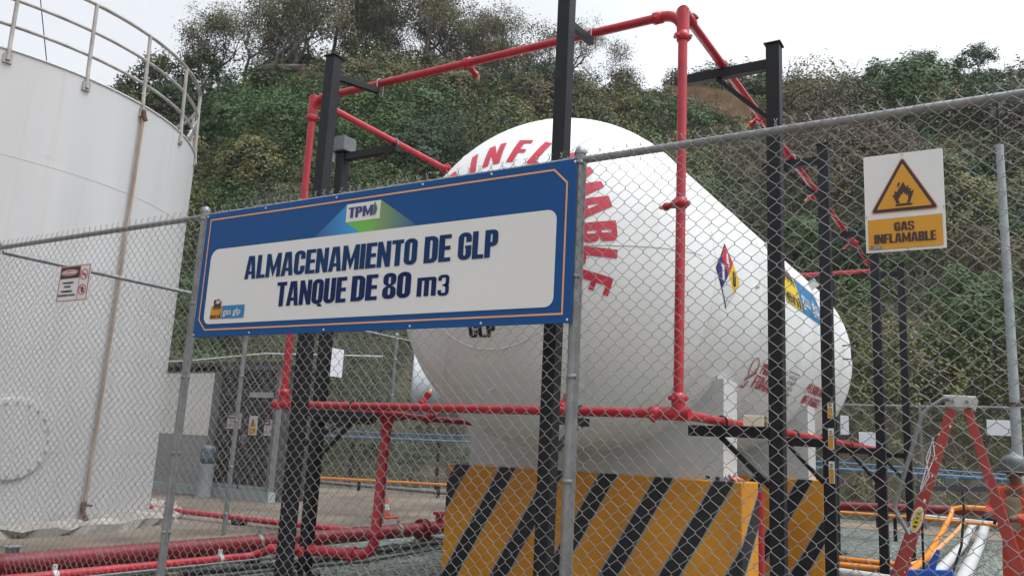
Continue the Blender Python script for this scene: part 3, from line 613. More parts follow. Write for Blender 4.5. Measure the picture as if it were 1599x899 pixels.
# logo of the terminal: white tile with coloured rays
def grad(name, cols):                  # printed colour blend, carried by the artwork itself (x across)
    M = bpy.data.materials.new(name); M.use_nodes = True; n = M.node_tree; p = n.nodes['Principled BSDF']; p.inputs['Roughness'].default_value = .35
    g = n.nodes.new('ShaderNodeNewGeometry'); s = n.nodes.new('ShaderNodeSeparateXYZ'); n.links.new(g.outputs['Position'], s.inputs[0])
    mr = n.nodes.new('ShaderNodeMapRange'); mr.inputs[1].default_value = cols[0][0]; mr.inputs[2].default_value = cols[-1][0]; n.links.new(s.outputs[0], mr.inputs[0])
    cr = n.nodes.new('ShaderNodeValToRGB'); e = cr.color_ramp.elements; a, b = cols[0][0], cols[-1][0]
    e[0].color = (*cols[0][1], 1); e[1].color = (*cols[-1][1], 1)
    for x, c in cols[1:-1]: q = e.new((x - a) / (b - a)); q.color = (*c, 1)
    n.links.new(mr.outputs[0], cr.inputs[0]); n.links.new(cr.outputs[0], p.inputs['Base Color']); return M
BL = (0.005, 0.064, 0.22)
lg = MB(); f = S2(SY - .003); zb = 2.9355
lg.add([f(*q) for q in [(-4.03, zb), (-3.622, zb), (-3.752, 3.014), (-3.754, 3.137)]], [(0, 1, 2, 3)], 0)
lg.add([f(*q) for q in [(-3.622, zb), (-3.52, zb), (-3.461, 3.014), (-3.752, 3.014)]], [(0, 1, 2, 3)], 1)
lg.add([f(*q) for q in [(-3.52, zb), (-3.150, zb), (-3.461, 3.137), (-3.461, 3.014)]], [(0, 1, 2, 3)], 2)
lg.build('logo_rays', [grad('print_cyan', [(-4.03, BL), (-3.85, (0.008, .15, .42)), (-3.62, (0.01, .30, .60))]), grad('print_green', [(-3.75, (.10, .40, .04)), (-3.55, (.12, .40, .05)), (-3.46, (.13, .30, .07))]), grad('print_olive', [(-3.52, (.17, .30, .06)), (-3.36, (.10, .20, .12)), (-3.15, BL)])], t)
lt = MB(); lt.add([S2(SY - .005)(*q) for q in [(-3.753, 3.014), (-3.461, 3.014), (-3.461, 3.137), (-3.754, 3.137)]], [(0, 1, 2, 3)]); tile = lt.build('logo_tile', SWHITE, t)
lm = MB(); letters(lm, 'TPM', -3.732, -3.522, 3.040, 3.112, S2(SY - .008)); lm.build('lettering', NAVYP, tile)
lm = MB(); f = S2(SY - .008); gp = []
for k in range(9):
    a = R(-80 + 20 * k); gp += [(-3.514 + .024 * math.cos(a - .1), 3.078 + .036 * math.sin(a - .1)), (-3.514 + .031 * math.cos(a), 3.078 + .044 * math.sin(a)), (-3.514 + .024 * math.cos(a + .1), 3.078 + .036 * math.sin(a + .1))]
lm.add([f(*q) for q in gp + [(-3.518, 3.114), (-3.518, 3.042)]], [tuple(range(len(gp) + 2))]); flat(lm, [oval(-3.508, 3.120, .006, .007, 10)], f); lm.build('gear_mark', DGREEN, tile)
# gas company mark, lower left
fl = MB(); f = S2(SY - .006)
fl.add([f(*q) for q in [(-4.992, 2.412), (-4.872, 2.412), (-4.870, 2.506), (-4.990, 2.506)]], [(0, 1, 2, 3)], 0)
fl.add([f(*q) for q in [(-4.868, 2.412), (-4.638, 2.412), (-4.638, 2.506), (-4.868, 2.506)]], [(0, 1, 2, 3)], 1); ft = fl.build('company_mark', [YSIGN, LBLUE], t)
def company(mbk, mbw, mbr, f, x0, x1, xm, z0, z1, zt):         # black beast outline, lower-case words
    h = z1 - z0; k = (xm - x0)
    script_text(mbk, 'eni', x0 + .02 * k, xm - .06 * k, z0 + .04 * h, z0 + .40 * h, f, 0, .02)
    flat(mbk, [[(x0 + .2 * k, z1 - .12 * h), (x0 + .9 * k, z1 - .12 * h), (x0 + .86 * k, z1 + .18 * h), (x0 + .3 * k, z1 + .18 * h)], [(x0 + .22 * k, z1 + .18 * h), (x0 + .38 * k, z1 + .18 * h), (x0 + .44 * k, zt - .1 * h), (x0 + .36 * k, zt), (x0 + .24 * k, zt - .1 * h)],
                [(x0 + .72 * k, z1 + .18 * h), (x0 + .88 * k, z1 + .18 * h), (x0 + .92 * k, zt - .14 * h), (x0 + .78 * k, zt - .22 * h)], [(x0 + .84 * k, z0 + .5 * h), (x0 + .92 * k, z0 + .5 * h), (x0 + .92 * k, z0 + .56 * h), (x0 + .84 * k, z0 + .56 * h)]], f)
    for a in (.24, .44, .64, .80): flat(mbk, [[(x0 + a * k, z1 - .28 * h), (x0 + (a + .06) * k, z1 - .28 * h), (x0 + (a + .09) * k, z1 - .12 * h), (x0 + a * k, z1 - .12 * h)]], f)
    flat(mbr, [[(x0 + .46 * k, zt - .14 * h), (x0 + .76 * k, zt - .12 * h), (x0 + .70 * k, zt + .02 * h), (x0 + .48 * k, zt + .01 * h)]], f)
    script_text(mbw, 'gas glp', xm + .07 * (x1 - xm), x1 - .14 * (x1 - xm), z0 + .14 * h, z0 + .78 * h, f, 0, .008)
mk, mw, mr_ = MB(), MB(), MB(); company(mk, mw, mr_, S2(SY - .009), -4.992, -4.638, -4.870, 2.412, 2.506, 2.556)
mk.build('black_mark', DKBROWN, ft); mw.build('lettering', SWHITE, ft); mr_.build('red_flame', LETRED, ft)
for x in (-5.14, -4.55, -3.85, -3.15, -2.62, -2.08):
    for z in (2.303, 3.2): MB().lathe([(.008, 0), (.006, -.004), (.001, -.005)], (x + random.uniform(-.02, .02), SY, z), 'Y', 10).build('rivet', ALU, t, fixn=False)
# ------------------------------------------------------------------ yellow gas warning sign
GY = 3.945
t = thing('gas_warning_sign', 'white plate with a yellow flame triangle reading GAS INFLAMABLE, wired to the fence', 'sign', (-.4, GY, 2.55))
mb = MB(); mb.add([(-.562, GY, 2.552), (-.237, GY, 2.552), (-.235, GY, 3.006), (-.562, GY, 3.008), (-.562, GY + .004, 2.552), (-.237, GY + .004, 2.552), (-.235, GY + .004, 3.006), (-.562, GY + .004, 3.008)], [(0, 1, 2, 3), (7, 6, 5, 4), (0, 4, 5, 1), (1, 5, 6, 2), (2, 6, 7, 3), (3, 7, 4, 0)]); mb.build('plate', SWHITE, t)
def tri(k):                            # rounded triangle shrunk by k
    P = [Vector((-.541 + k * 1.75, 2.731 + k)), Vector((-.257 - k * 1.75, 2.731 + k)), Vector((-.399, 2.990 - k * 2.05))]; o = []
    for i in range(3):
        p, a, b = P[i], P[i - 1], P[(i + 1) % 3]; e = max(.006, .018 - k)
        q0 = p + (a - p).normalized() * e; q1 = p + (b - p).normalized() * e; o += [tuple(q0), tuple(p * .5 + (q0 + q1) * .25), tuple(q1)]
    return o
for nm, k, d, M in (('triangle_edge', 0, .003, ORLINE), ('triangle_border', .0035, .005, DKBROWN), ('triangle_field', .017, .007, YSIGN)):
    mb = MB(); mb.add([(a, GY - d, b) for a, b in tri(k)], [tuple(range(9))]); mb.build(nm, M, t)
FLM = [(-.030, .012), (-.040, .040), (-.050, .055), (-.040, .052), (-.036, .075), (-.026, .068), (-.020, .082), (-.010, .098), (-.003, .110), (.0, .118), (.006, .104), (.012, .090), (.024, .098), (.022, .080), (.034, .082), (.030, .066), (.046, .072), (.038, .048), (.026, .012)]
INN = [(-.016, .006), (-.022, .028), (-.012, .040), (-.010, .052), (-.004, .048), (.0, .062), (.005, .050), (.010, .054), (.012, .042), (.020, .046), (.020, .026), (.014, .006)]
mb = MB(); f = lambda a, b: (-.399 + a * .95, GY - .009, 2.757 + b * .95)
flat(mb, [FLM, [(-.026, .092), (-.016, .100), (-.014, .120), (-.024, .108)], [(-.036, .0), (.036, .0), (.038, .009), (-.034, .009)]], f); mb.build('flame_symbol', DKBROWN, t)
mb = MB(); flat(mb, [INN], lambda a, b: (-.399 + a * .95, GY - .011, 2.761 + b * .95)); mb.build('flame_core', YSIGN, t)
mb = MB(); mb.add([(-.551, GY - .003, 2.564), (-.249, GY - .003, 2.564), (-.249, GY - .003, 2.706), (-.551, GY - .003, 2.704)], [(0, 1, 2, 3)]); mb.build('text_field', YSIGN, t)
f = S2(GY - .006)
for tx, a, b, c, d in (('GAS', -.442, -.361, 2.643, 2.684), ('INFLAMABLE', -.526, -.276, 2.590, 2.633)): mb = MB(); letters(mb, tx, a, b, c, d, f); mb.build('lettering', DKBROWN, t)
mk, mw, mr_, mc = MB(), MB(), MB(), MB(); company(mk, mw, mr_, S2(GY - .009), -.545, -.497, -.529, 2.566, 2.578, 2.583)
mc.add([(-.529, GY - .006, 2.566), (-.497, GY - .006, 2.566), (-.497, GY - .006, 2.578), (-.529, GY - .006, 2.578)], [(0, 1, 2, 3)]); cm = mc.build('company_mark', LBLUE, t); mw.build('lettering', SWHITE, cm); mk.build('black_mark', DKBROWN, cm)
tw = MB(); tw.tube([(-.399, GY - .004, 2.993), (-.399, GY - .004, 3.002), (-.397, GY + .03, 3.01)], .0016, 6)
for p in ((-.556, 2.72), (-.241, 2.735), (-.39, 2.556)): tw.tube([(p[0], GY - .005, p[1] - .008), (p[0], GY - .005, p[1] + .006), (p[0], GY + .03, p[1] + .012)], .0016, 6)
tw.build('tie_wire', WIRE, t, fixn=False)
# ------------------------------------------------------------------ danger notice
def danger_notice(label, cx, y, z, w, h, tilt=0.0):
    t = thing('danger_notice', label, 'sign', (cx, y, z)); f = lambda d: (lambda u, v: (cx + (u - .5) * w, y - d, z + v * h))
    mb = MB(); mb.box(cx - w / 2, cx + w / 2, y, y + .004, z, z + h); mb.build('plate', SWHITE, t)
    mb = MB(); flat(mb, lines([(0.02, .02), (.98, .02), (.98, .98), (.02, .98)], .02), f(.003)); mb.add([f(.003)(*q) for q in ((.665, .03), (.68, .03), (.68, .97), (.665, .97))], [(0, 1, 2, 3)]); mb.build('border_line', LETREDF, t)
    mb = MB(); mb.add([f(.003)(*q) for q in ((.04, .64), (.655, .64), (.655, .96), (.04, .96))], [(0, 1, 2, 3)]); mb.build('header_field', DKBROWN, t)
    mb = MB(); flat(mb, [oval(.35, .80, .27, .085)], f(.006)); ov = mb.build('red_oval', LETRED, t)
    mb = MB(); letters(mb, 'PELIGRO', .14, .56, .765, .835, f(.009)); flat(mb, ovalring(.35, .80, .27, .085, .014), f(.009)); mb.build('lettering', SWHITE, ov)
    mb = MB(); letters(mb, 'PROHIBIDO', .14, .50, .49, .545, f(.003)); letters(mb, 'FUMAR', .20, .42, .38, .44, f(.003)); letters(mb, 'PROHIBIDO', .12, .49, .25, .31, f(.003)); letters(mb, 'ENCENDER FUEGO', .04, .60, .14, .20, f(.003)); mb.build('lettering', BLACK, t)
    mb = MB()
    for cy in (.72, .30):
        flat(mb, ovalring(.82, cy, .12, .15, .022), f(.006)); mb.add([f(.008)(*q) for q in ((.73, cy + .08), (.75, cy + .10), (.91, cy - .08), (.89, cy - .10))], [(0, 1, 2, 3)])
    mb.build('ban_symbol', LETRED, t)
    mb = MB(); mb.add([f(.003)(*q) for q in ((.75, .70), (.88, .70), (.88, .735), (.75, .735))], [(0, 1, 2, 3)]); mb.add([f(.003)(*q) for q in ((.79, .22), (.85, .22), (.86, .33), (.82, .40), (.78, .32))], [(0, 1, 2, 3, 4)]); mb.build('pictogram', BLACK, t)
    return t
danger_notice('small white and red PELIGRO notice on the mesh in front of the tall white tank', -6.79, 3.945, 2.635, .44, .30 * 1.03)

# ------------------------------------------------------------------ gas tank
TX, TZ, TR, TY1, TY2, TH = -3.70, 3.17, 1.55, 6.73, 13.3, 1.17
t = gas = thing('gas_tank', 'long white horizontal gas tank lettered in red, resting on two white saddles', 'gas tank', (TX, 10.0, 1.42))
prof = [(TR * math.cos(a), TY1 - TH * math.sin(a)) for a in np.linspace(math.pi / 2 - .001, 0, 30)] + [(TR, TY1 + (TY2 - TY1) * k / 24) for k in range(1, 24)] + [(TR * math.cos(a), TY2 + TH * math.sin(a)) for a in np.linspace(0, math.pi / 2 - .001, 30)]
mb = MB(); mb.lathe(prof, (TX, 0, TZ), 'Y', 128); shell = mb.build('shell', W_TANK, t)
def HP(ang, k, d=.0):                  # point on the near head
    a = R(ang); s = math.sqrt(max(0, 1 - k * k)); p = Vector((TX + k * TR * math.cos(a), TY1 - TH * s, TZ + k * TR * math.sin(a)))
    nrm = Vector((k * math.cos(a) / TR, -s / TH, k * math.sin(a) / TR)).normalized(); return p + nrm * d
def CP(y, ang, d=.0): a = R(ang); return Vector((TX + (TR + d) * math.cos(a), y, TZ + (TR + d) * math.sin(a)))
MB().tube([HP(a, .5, .001) for a in range(0, 360, 5)], .0065, 8, closed=True).build('weld_seam', SEAMW, t, fixn=False)
for a0 in (3, 58, 122, 178, 237, 303): MB().tube([HP(a0, .5 + .5 * i / 20, .0005) for i in range(21)], .004, 6).build('weld_seam', SEAMW if a0 > 180 else SEAM, t, fixn=False)
for y in (TY1 + .01, 8.75, 10.4, 12.0, TY2): MB().tube([CP(y, a, .0003) for a in range(0, 360, 4)], .005, 6, closed=True).build('weld_seam', SEAMW, t, fixn=False)
# red INFLAMABLE lettering curving over the near head
def finer(polys, cuts=4):
    bm = bmesh.new()
    for p in polys: bm.faces.new([bm.verts.new((a, b, 0)) for a, b in p])
    bmesh.ops.triangulate(bm, faces=bm.faces[:]); bmesh.ops.subdivide_edges(bm, edges=bm.edges[:], cuts=cuts, use_grid_fill=True)
    o = [[(v.co.x, v.co.y) for v in f.verts] for f in bm.faces]; bm.free(); return o
def head_text(mbx, ch, ang, k0, k1, cx=-.03, cz=.03):
    g, wd = glyph(ch); g = finer(g); hgt = (k1 - k0) * TR; sc = hgt * 1.12
    for poly in g:
        v = []
        for a, b in poly:
            k = k0 + (k1 - k0) * b; an = ang - math.degrees((a - wd / 2) * sc * 1.42 / (k * TR)); p = HP(an, k)
            x, z = p.x + cx - TX, p.z + cz - TZ; kk = math.hypot(x, z) / TR; v.append(HP(math.degrees(math.atan2(z, x)), kk, .005))
        mbx.add(v, [tuple(range(len(v)))])
for ch, ang in zip('OINFLAMABLE', (128, 111, 97.5, 81.5, 67, 52, 36, 22, 8, -4.5, -17)):
    mb = MB(); head_text(mb, ch, ang, .532, .69); mb.build('red_letter', LETRED, t, fixn=False)
mb = MB(); letters(mb, 'GLP', -.20, .07, -.675, -.56, lambda u, v: HP(math.degrees(math.atan2(v, u)), math.hypot(u, v) / TR, .005)); mb.build('black_lettering', BLACK, t, fixn=False)
# hazard diamond on the side
def onC(y0, a0): return lambda u, v, d=.004: CP(y0 + u, a0 + math.degrees(v / TR), d)
f = onC(7.09, 1.2); hd = .285; hw = .34
def diamond(cx, cy, w_, h_): return [(cx, cy + h_), (cx + w_, cy), (cx, cy - h_), (cx - w_, cy)]
def cgrid(mbx, quad, fn, d, n=6):      # quad patch subdivided to hug the curve
    q = [Vector((*p, 0)) for p in quad]; V = []
    for i in range(n + 1):
        for j in range(n + 1):
            p = q[0].lerp(q[1], i / n).lerp(q[3].lerp(q[2], i / n), j / n); V.append(fn(p.x, p.y, d))
    mbx.add(V, [(i * (n + 1) + j, (i + 1) * (n + 1) + j, (i + 1) * (n + 1) + j + 1, i * (n + 1) + j + 1) for i in range(n) for j in range(n)])
mb = MB(); cgrid(mb, diamond(0, 0, hw + .012, hd + .012), f, .003); pl = mb.build('hazard_placard', BLACK, t, fixn=False)
for nm, cx, cy, M in (('red_quarter', 0, hd / 2, REDP), ('blue_quarter', -hw / 2, 0, NAVYP), ('yellow_quarter', hw / 2, 0, YELP), ('white_quarter', 0, -hd / 2, SWHITE)):
    mb = MB(); cgrid(mb, diamond(cx, cy, hw / 2, hd / 2), f, .006); mb.build(nm, M, pl, fixn=False)
for ch, cx, cy, M in (('4', 0, hd / 2, SWHITE), ('1', -hw / 2, 0, SWHITE), ('0', hw / 2, 0, DKBROWN)):
    mb = MB(); letters(mb, ch, cx - .045, cx + .045, cy - .07, cy + .07, lambda u, v: f(u, v, .009)); mb.build('lettering', M, pl, fixn=False)
# side decals
def decal(nm, y0, y1, a0, a1, fill, M):
    f = lambda u, v, d=.004: CP(y0 + (y1 - y0) * u, a0 + (a1 - a0) * v, d); mb = MB()
    fill(mb, f); return mb.build(nm, M, t, fixn=False), f
pan, f = decal('company_panel', 9.30, 11.35, 7.5, 25, lambda m, f: cgrid(m, [(0, 0), (1, 0), (1, 1), (0, 1)], f, .004, 10), LBLUE)
mb = MB(); cgrid(mb, [(0, 0), (.38, 0), (.38, 1), (0, 1)], f, .007); mb.build('yellow_field', YELP, pan, fixn=False)
mk, mw, mr_ = MB(), MB(), MB(); company(mk, mw, mr_, lambda u, v: f(u, v, .011), 0, 1, .38, 0, .84, 1.12)
mk.build('black_mark', DKBROWN, pan, fixn=False); mw.build('lettering', SWHITE, pan, fixn=False); mr_.build('red_flame', LETRED, pan, fixn=False)
def fill_no(m, f):
    g = lambda u, v: f(u, v)
    letters(m, 'PROHIBIDO', .34, 1.0, .58, .92, g); letters(m, 'FUMAR', .28, .98, .10, .52, g)
    flat(m, ovalring(.12, .68, .12, .30, .03), g); flat(m, [[(.0, .30), (.22, .62), (.26, .54), (.05, .22)], [(.0, .02), (.12, .0), (.16, .25), (.11, .25), (.09, .06), (.02, .07)]], g)
decal('no_smoking_decal', 8.28, 9.45, -33, -20, fill_no, LETREDF)
def fill_box(m, f):
    flat(m, lines([(0, 0), (1, 0), (1, 1), (0, 1)], .05), f)
    for i, tx in enumerate(('AREA', 'CAP', 'PRES', 'FECHA')): letters(m, tx, .12, .88, .78 - i * .2, .90 - i * .2, f)
decal('faded_data_box', 9.78, 10.25, -33, -20, fill_box, LETGREY)
def fill_pel(m, f):
    letters(m, 'PELIGRO GAS', 0, 1, .58, 1, f); letters(m, 'INFLAMABLE', .02, .98, 0, .44, f)
decal('flammable_decal', 10.85, 11.9, -31.5, -21.5, fill_pel, LETREDF)
def HP2(ang, k, d): p = HP(ang, k, d); return Vector((p.x, TY1 + TY2 - p.y, p.z))
mb = MB()
for ch, ang in zip('INFLAMABLE', range(62, -60, -12)):
    g, wd = glyph(ch)
    for poly in g: v = [HP2(ang + math.degrees((a - wd / 2) * .26 / 1.3), .80 + .14 * b, .005) for a, b in poly]; mb.add(v, [tuple(range(len(v)))])
mb.build('far_lettering', LETRED, t, fixn=False)
# saddles, lugs, nozzles
for y0, y1 in ((7.52, 7.94), (11.02, 11.45)):
    arc = [(TX + TR * .998 * math.cos(a), TZ + TR * .998 * math.sin(a)) for a in np.linspace(R(-31), R(-149), 40)]
    poly = [(-5.065, 1.42), (-2.318, 1.42), (-2.318, 2.335), (arc[0][0], 2.335)] + arc + [(-5.065, arc[-1][1])]
    sm = MB(); n = len(poly); P0 = [(a, y0, b) for a, b in poly]; P1 = [(a, y1, b) for a, b in poly]
    for i in range(n):
        j = (i + 1) % n; sm.add([P0[i], P0[j], P1[j], P1[i]], [(0, 1, 2, 3)])
    # faces as vertical slices between arc and base
    arcp = [(-2.318, 2.335)] + [(arc[0][0], 2.335)] + arc + [(-5.065, arc[-1][1])]
    for yy in (y0, y1):
        for p, q in zip(arcp[:-1], arcp[1:]): sm.add([(p[0], yy, 1.42), (q[0], yy, 1.42), (q[0], yy, q[1]), (p[0], yy, p[1])], [(0, 1, 2, 3)])
    sm.build('saddle', W_PAINT, t)
mb = MB(); p = HP(-94, .70); mb.tube([p, p + Vector((0, -.05, -.02)), p + Vector((.02, -.10, -.03))], .018, 10); mb.build('drain_nozzle', W_PAINT, t, fixn=False)
mb = MB(); mb.bar(CP(9.32, 32, -.05), CP(9.32, 32, .11), .12, .02, up=(0, 1, 0)); mb.build('lifting_lug', W_PAINT, t)
mb = MB(); mb.bar(CP(11.6, 32, -.05), CP(11.6, 32, .11), .12, .02, up=(0, 1, 0)); mb.build('lifting_lug', W_PAINT, t)
mb = MB(); mb.lathe([(.30, 0), (.30, .28), (.36, .28), (.36, .34), (.001, .36)], (TX, 10.2, TZ + TR - .05), n=28); mb.build('manhole', W_PAINT, t, fixn=False)
mb = MB(); mb.tube([CP(8.02, 4, -.01), CP(8.02, 4, .035)], .02, 8); mb.build('earth_stud', W_PAINT, t, fixn=False)
mb = MB(); mb.tube([CP(12.62, 5, 0), CP(12.62, 5, .12), CP(12.62, -2, .12), CP(12.62, -2, .0)], .012, 8); mb.build('grab_handle', BLK, t, fixn=False)

# striped blocks under the saddles
for i, (y0, y1, lab) in enumerate(((7.45, 7.98, 'near concrete block with yellow and black hazard stripes under the front saddle'), (10.95, 11.5, 'far yellow and black striped concrete block under the rear saddle'))):
    mb = MB(); mb.box(-5.30, -2.13, y0, y1, G - .1, 1.42); tag(mb.build('striped_block', STRIPE, bevel=.012), lab, 'concrete block')
# ------------------------------------------------------------------ storage tank on the left
SX, SYc, SR, SZ0, SZ1 = -12.75, 5.30, 3.24, .46, 5.77
t = thing('storage_tank', 'tall white upright storage tank with a railed top, left of the fence', 'storage tank', (SX, SYc, SZ0))
mb = MB(); mb.lathe([(SR, SZ0), (SR, SZ0 + .9), (SR, SZ0 + 2.0), (SR, SZ1)], (SX, SYc, 0), n=160); mb.build('shell', W_STORE, t)
mb = MB(); mb.lathe([(SR - .004, SZ1), (SR * .6, SZ1 + .18), (.001, SZ1 + .32)], (SX, SYc, 0), n=96); mb.build('roof', W_STORE, t)
def SP(ang, z, d=0): a = R(ang); return Vector((SX + (SR + d) * math.cos(a), SYc + (SR + d) * math.sin(a), z))
for z in (1.30, 2.45, 3.15, 4.55): MB().tube([SP(a, z, .0) for a in range(0, 360, 3)], .0035, 6, closed=True).build('weld_seam', SEAM, t, fixn=False)
MB().tube([SP(a, SZ1, .0) for a in range(0, 360, 3)], .016, 8, closed=True).build('rim', W_STORE, t, fixn=False)
ang_posts = [-31, -15.5, 0, 15, 32, 49, 66, 83, 100, 116, -47, -62, -77, -92, -107, -122]
RH = .98
rl = thing('x', None, None); bpy.data.objects.remove(rl)
rail = MB(); 
for z in (SZ1 + RH,): rail.tube([SP(a, z, -.03) for a in range(-130, 121, 3)], .024, 10)
ro = rail.build('top_railing', RAILM, t, fixn=False)
for k, z in enumerate((SZ1 + .62, SZ1 + .30)): MB().tube([SP(a, z, -.03) for a in range(-130, 121, 3)], .020, 10).build('rail', RAILM, ro, fixn=False)
for a in ang_posts:
    MB().tube([SP(a, SZ1 - .14, .028), SP(a, SZ1 + .1, .0), SP(a, SZ1 + RH, -.03)], .024, 8).build('post', RAILM, ro, fixn=False)
    q = SP(a, SZ1 - .12, .012); MB().bar(q + Vector((0, 0, -.05)), q + Vector((0, 0, .06)), .09, .03, up=(math.cos(R(a)), math.sin(R(a)), 0)).build('foot_plate', RAILM, ro)
for a in (37, 55): MB().tube([SP(a, SZ1 + .04, 0), SP(a + 11, SZ1 + .52, -.03)], .016, 8).build('brace', RAILM, ro, fixn=False)
cn = MB(); ca = 15; cn.tube([SP(ca, SZ1 - .12, .03), SP(ca, SZ1 - .3, .045), SP(ca - .2, 3.2, .045), SP(ca - .9, .62, .045)], .020, 10); co = cn.build('rusty_conduit', RUST, t, fixn=False)
MB().tube([SP(ca, SZ1 - .08, .03), SP(ca, SZ1 - .16, .05), SP(ca + .4, SZ1 - .22, .06)], .034, 8).build('elbow', RUSTD, co, fixn=False)
MB().tube([SP(ca - 1.15, .74, .045), SP(ca - 1.2, .60, .05), SP(ca - 1.2, .52, .12)], .033, 8).build('drain_elbow', RUSTD, co, fixn=False); MB().tube([SP(ca - 1.1, .70, .05), SP(ca + .2, .69, .10)], .014, 6).build('tap', RUSTD, co, fixn=False)
# round bolted manhole low on the shell
ma, mz, mrad = -3.5, 1.44, .45
def MH(r_, th, d):
    da = math.degrees(r_ * math.cos(th) / SR); return SP(ma + da, mz + r_ * math.sin(th), d)
mb = MB(); n = 48; V = []
for r_, d in ((mrad, -.01), (mrad, .022), (mrad - .008, .027), (.02, .03)): V += [MH(r_, 2 * math.pi * k / n, d) for k in range(n)]
mb.add(V, [(i * n + k, i * n + (k + 1) % n, (i + 1) * n + (k + 1) % n, (i + 1) * n + k) for i in range(3) for k in range(n)] + [tuple(range(3 * n, 4 * n))], 0, False); mo = mb.build('manhole', W_STORE, t)
for k in range(20):
    th = 2 * math.pi * k / 20; p, q = MH(mrad - .05, th, .025), MH(mrad - .05, th, .045); MB().tube([p, q], .017, 6).build('bolt', W_STORE, mo, fixn=False)
mb = MB(); rq = random.Random(4); prof = [(SR + .02, .41), (SR + .46, .41), (SR + .44, .50), (SR + .30, .535), (SR + .02, .54)]
mb.lathe(prof, (SX, SYc, 0), n=120, smooth=False)
for i in range(len(mb.v)):
    x, y, z = mb.v[i]; k = 1 + rq.uniform(-.018, .018); mb.v[i] = (SX + (x - SX) * k, SYc + (y - SYc) * k, z + (rq.uniform(-.03, .03) if z > .45 else 0))
tag(mb.build('concrete_footing', CONC), 'crumbling pale concrete ring around the base of the tall white tank', 'footing')
MB_ = MB(); MB_.tube([SP(-8, SZ1 - .02, -.05), SP(-20, SZ1 + 3.0, -.3)], .006, 5); tag(MB_.build('guy_wire', RUBBER, fixn=False), 'thin dark wire rising from the top of the tall white tank', 'wire')

# ------------------------------------------------------------------ black posts around the gas tank
ZP = 4.83
def black_post(label, x, y, arms, top=ZP, wd=.11, group=None, base=G):
    t = thing('black_post', label, 'post', (x, y, base), group)
    mb = MB(); mb.box(x - wd / 2, x + wd / 2, y - wd / 2, y + wd / 2, base, top); mb.build('shaft', BLK, t, bevel=.006)
    mb = MB(); mb.box(x - wd / 2 - .012, x + wd / 2 + .012, y - wd / 2 - .012, y + wd / 2 + .012, top, top + .012); mb.build('cap', BLK, t)
    mb = MB(); mb.box(x - .14, x + .14, y - .14, y + .14, base, base + .018); bp = mb.build('base_plate', BLK, t)
    for sx in (-1, 1):
        for sy in (-1, 1): MB().tube([(x + sx * .105, y + sy * .105, base), (x + sx * .105, y + sy * .105, base + .05)], .011, 6).build('anchor_bolt', GALV, bp, fixn=False)
    for dx, dy, z, br in arms:          # arm end offset, height of its top, brace drop
        d = Vector((dx, dy, 0)); u = d.normalized(); p0 = Vector((x, y, z - .04)) + u * (wd / 2 + .001); p1 = Vector((x, y, z - .04)) + d
        tk = .045 if dy else .07; am = MB(); am.bar(p0, p1, tk, tk + .01); a = am.build('arm', BLK, t, bevel=.003)
        if br: MB().bar(p0 + u * (d.length * .55) + Vector((0, 0, -.04)), Vector((x, y, z - br)) + u * (wd / 2 + .002), .035, .035).build('brace', BLK, t)
    return t
PXR, PXL, PZT, PZB, PYF, PYB = -1.925, -5.56, 4.75, 1.885, 5.265, 14.3
pr_ = .033
ga = PZT - pr_; gb_ = PZB - pr_
black_post('black steel post at the left end of the pipe frame, partly behind the blue sign', -4.90, 4.82, [(.16, .42, ga - .01, 0), (.46, .42, gb_ - .004, .30)], wd=.10)
black_post('tallest looking black steel post rising above the right part of the blue sign', -2.67, 4.88, [(.03, .36, ga - .01, 0), (.10, .36, gb_ - .004, .25)], wd=.10, top=4.90)
black_post('black post with a long top arm, nearest of the row right of the tank', -1.515, 6.20, [(-.73, 0, ga, .48), (-.66, 0, gb_, .42)], wd=.105)
black_post('second black post of the right row, with three small yellow tags', -1.60, 8.55, [(-.62, 0, ga, .42), (-.58, 0, gb_, .42)], wd=.11)
black_post('third black post of the right row, its top behind the yellow gas warning sign', -1.55, 11.6, [(-.60, 0, ga, .42), (-.56, 0, gb_, .42)], wd=.11)
black_post('last slim black post of the right row, below the gas warning sign', -1.53, 14.3, [(-.62, 0, ga, .42), (-.56, 0, gb_, .42)], wd=.105)
lp = black_post('black post with a grey junction box on top, left of the gas tank', -6.29, 6.47, [(.78, 0, ga, 0), (.72, 0, gb_, .42)], top=4.72, wd=.11)
jb = MB(); jb.box(-6.39, -6.20, 6.37, 6.57, 4.735, 4.90); jo = jb.build('junction_box', mat('grey_box_paint', (.11, .125, .13), .5), lp, bevel=.008)
MB().tube([(-6.385, 6.38, .9), (-6.385, 6.38, 4.62)], .014, 8).build('conduit', GALV, lp, fixn=False)
cbx = MB(); cbx.box(-6.43, -6.36, 6.34, 6.42, 4.62, 4.80); cbx.build('conduit_box', W_PAINT, lp, bevel=.004)
MB().tube([(-6.19, 6.47, 4.74), (-6.0, 6.45, 4.58), (-5.75, 6.45, 4.58), (-5.58, 6.45, 4.66)], .009, 6).build('loose_cable', RUSTD, lp, fixn=False)
black_post('black post left of the striped block, holding the lower left pipe', -5.98, 9.2, [(.46, 0, ga, .42), (.44, 0, gb_, .42)], wd=.11)
black_post('black post on the far left side, hidden behind the gas tank', -5.98, 11.9, [(.46, 0, ga, .42), (.44, 0, gb_, .42)], wd=.11)
black_post('black post under the far end of the pipe frame', -2.62, 14.40, [(0, -.12, ga, 0)], wd=.11, top=4.80)

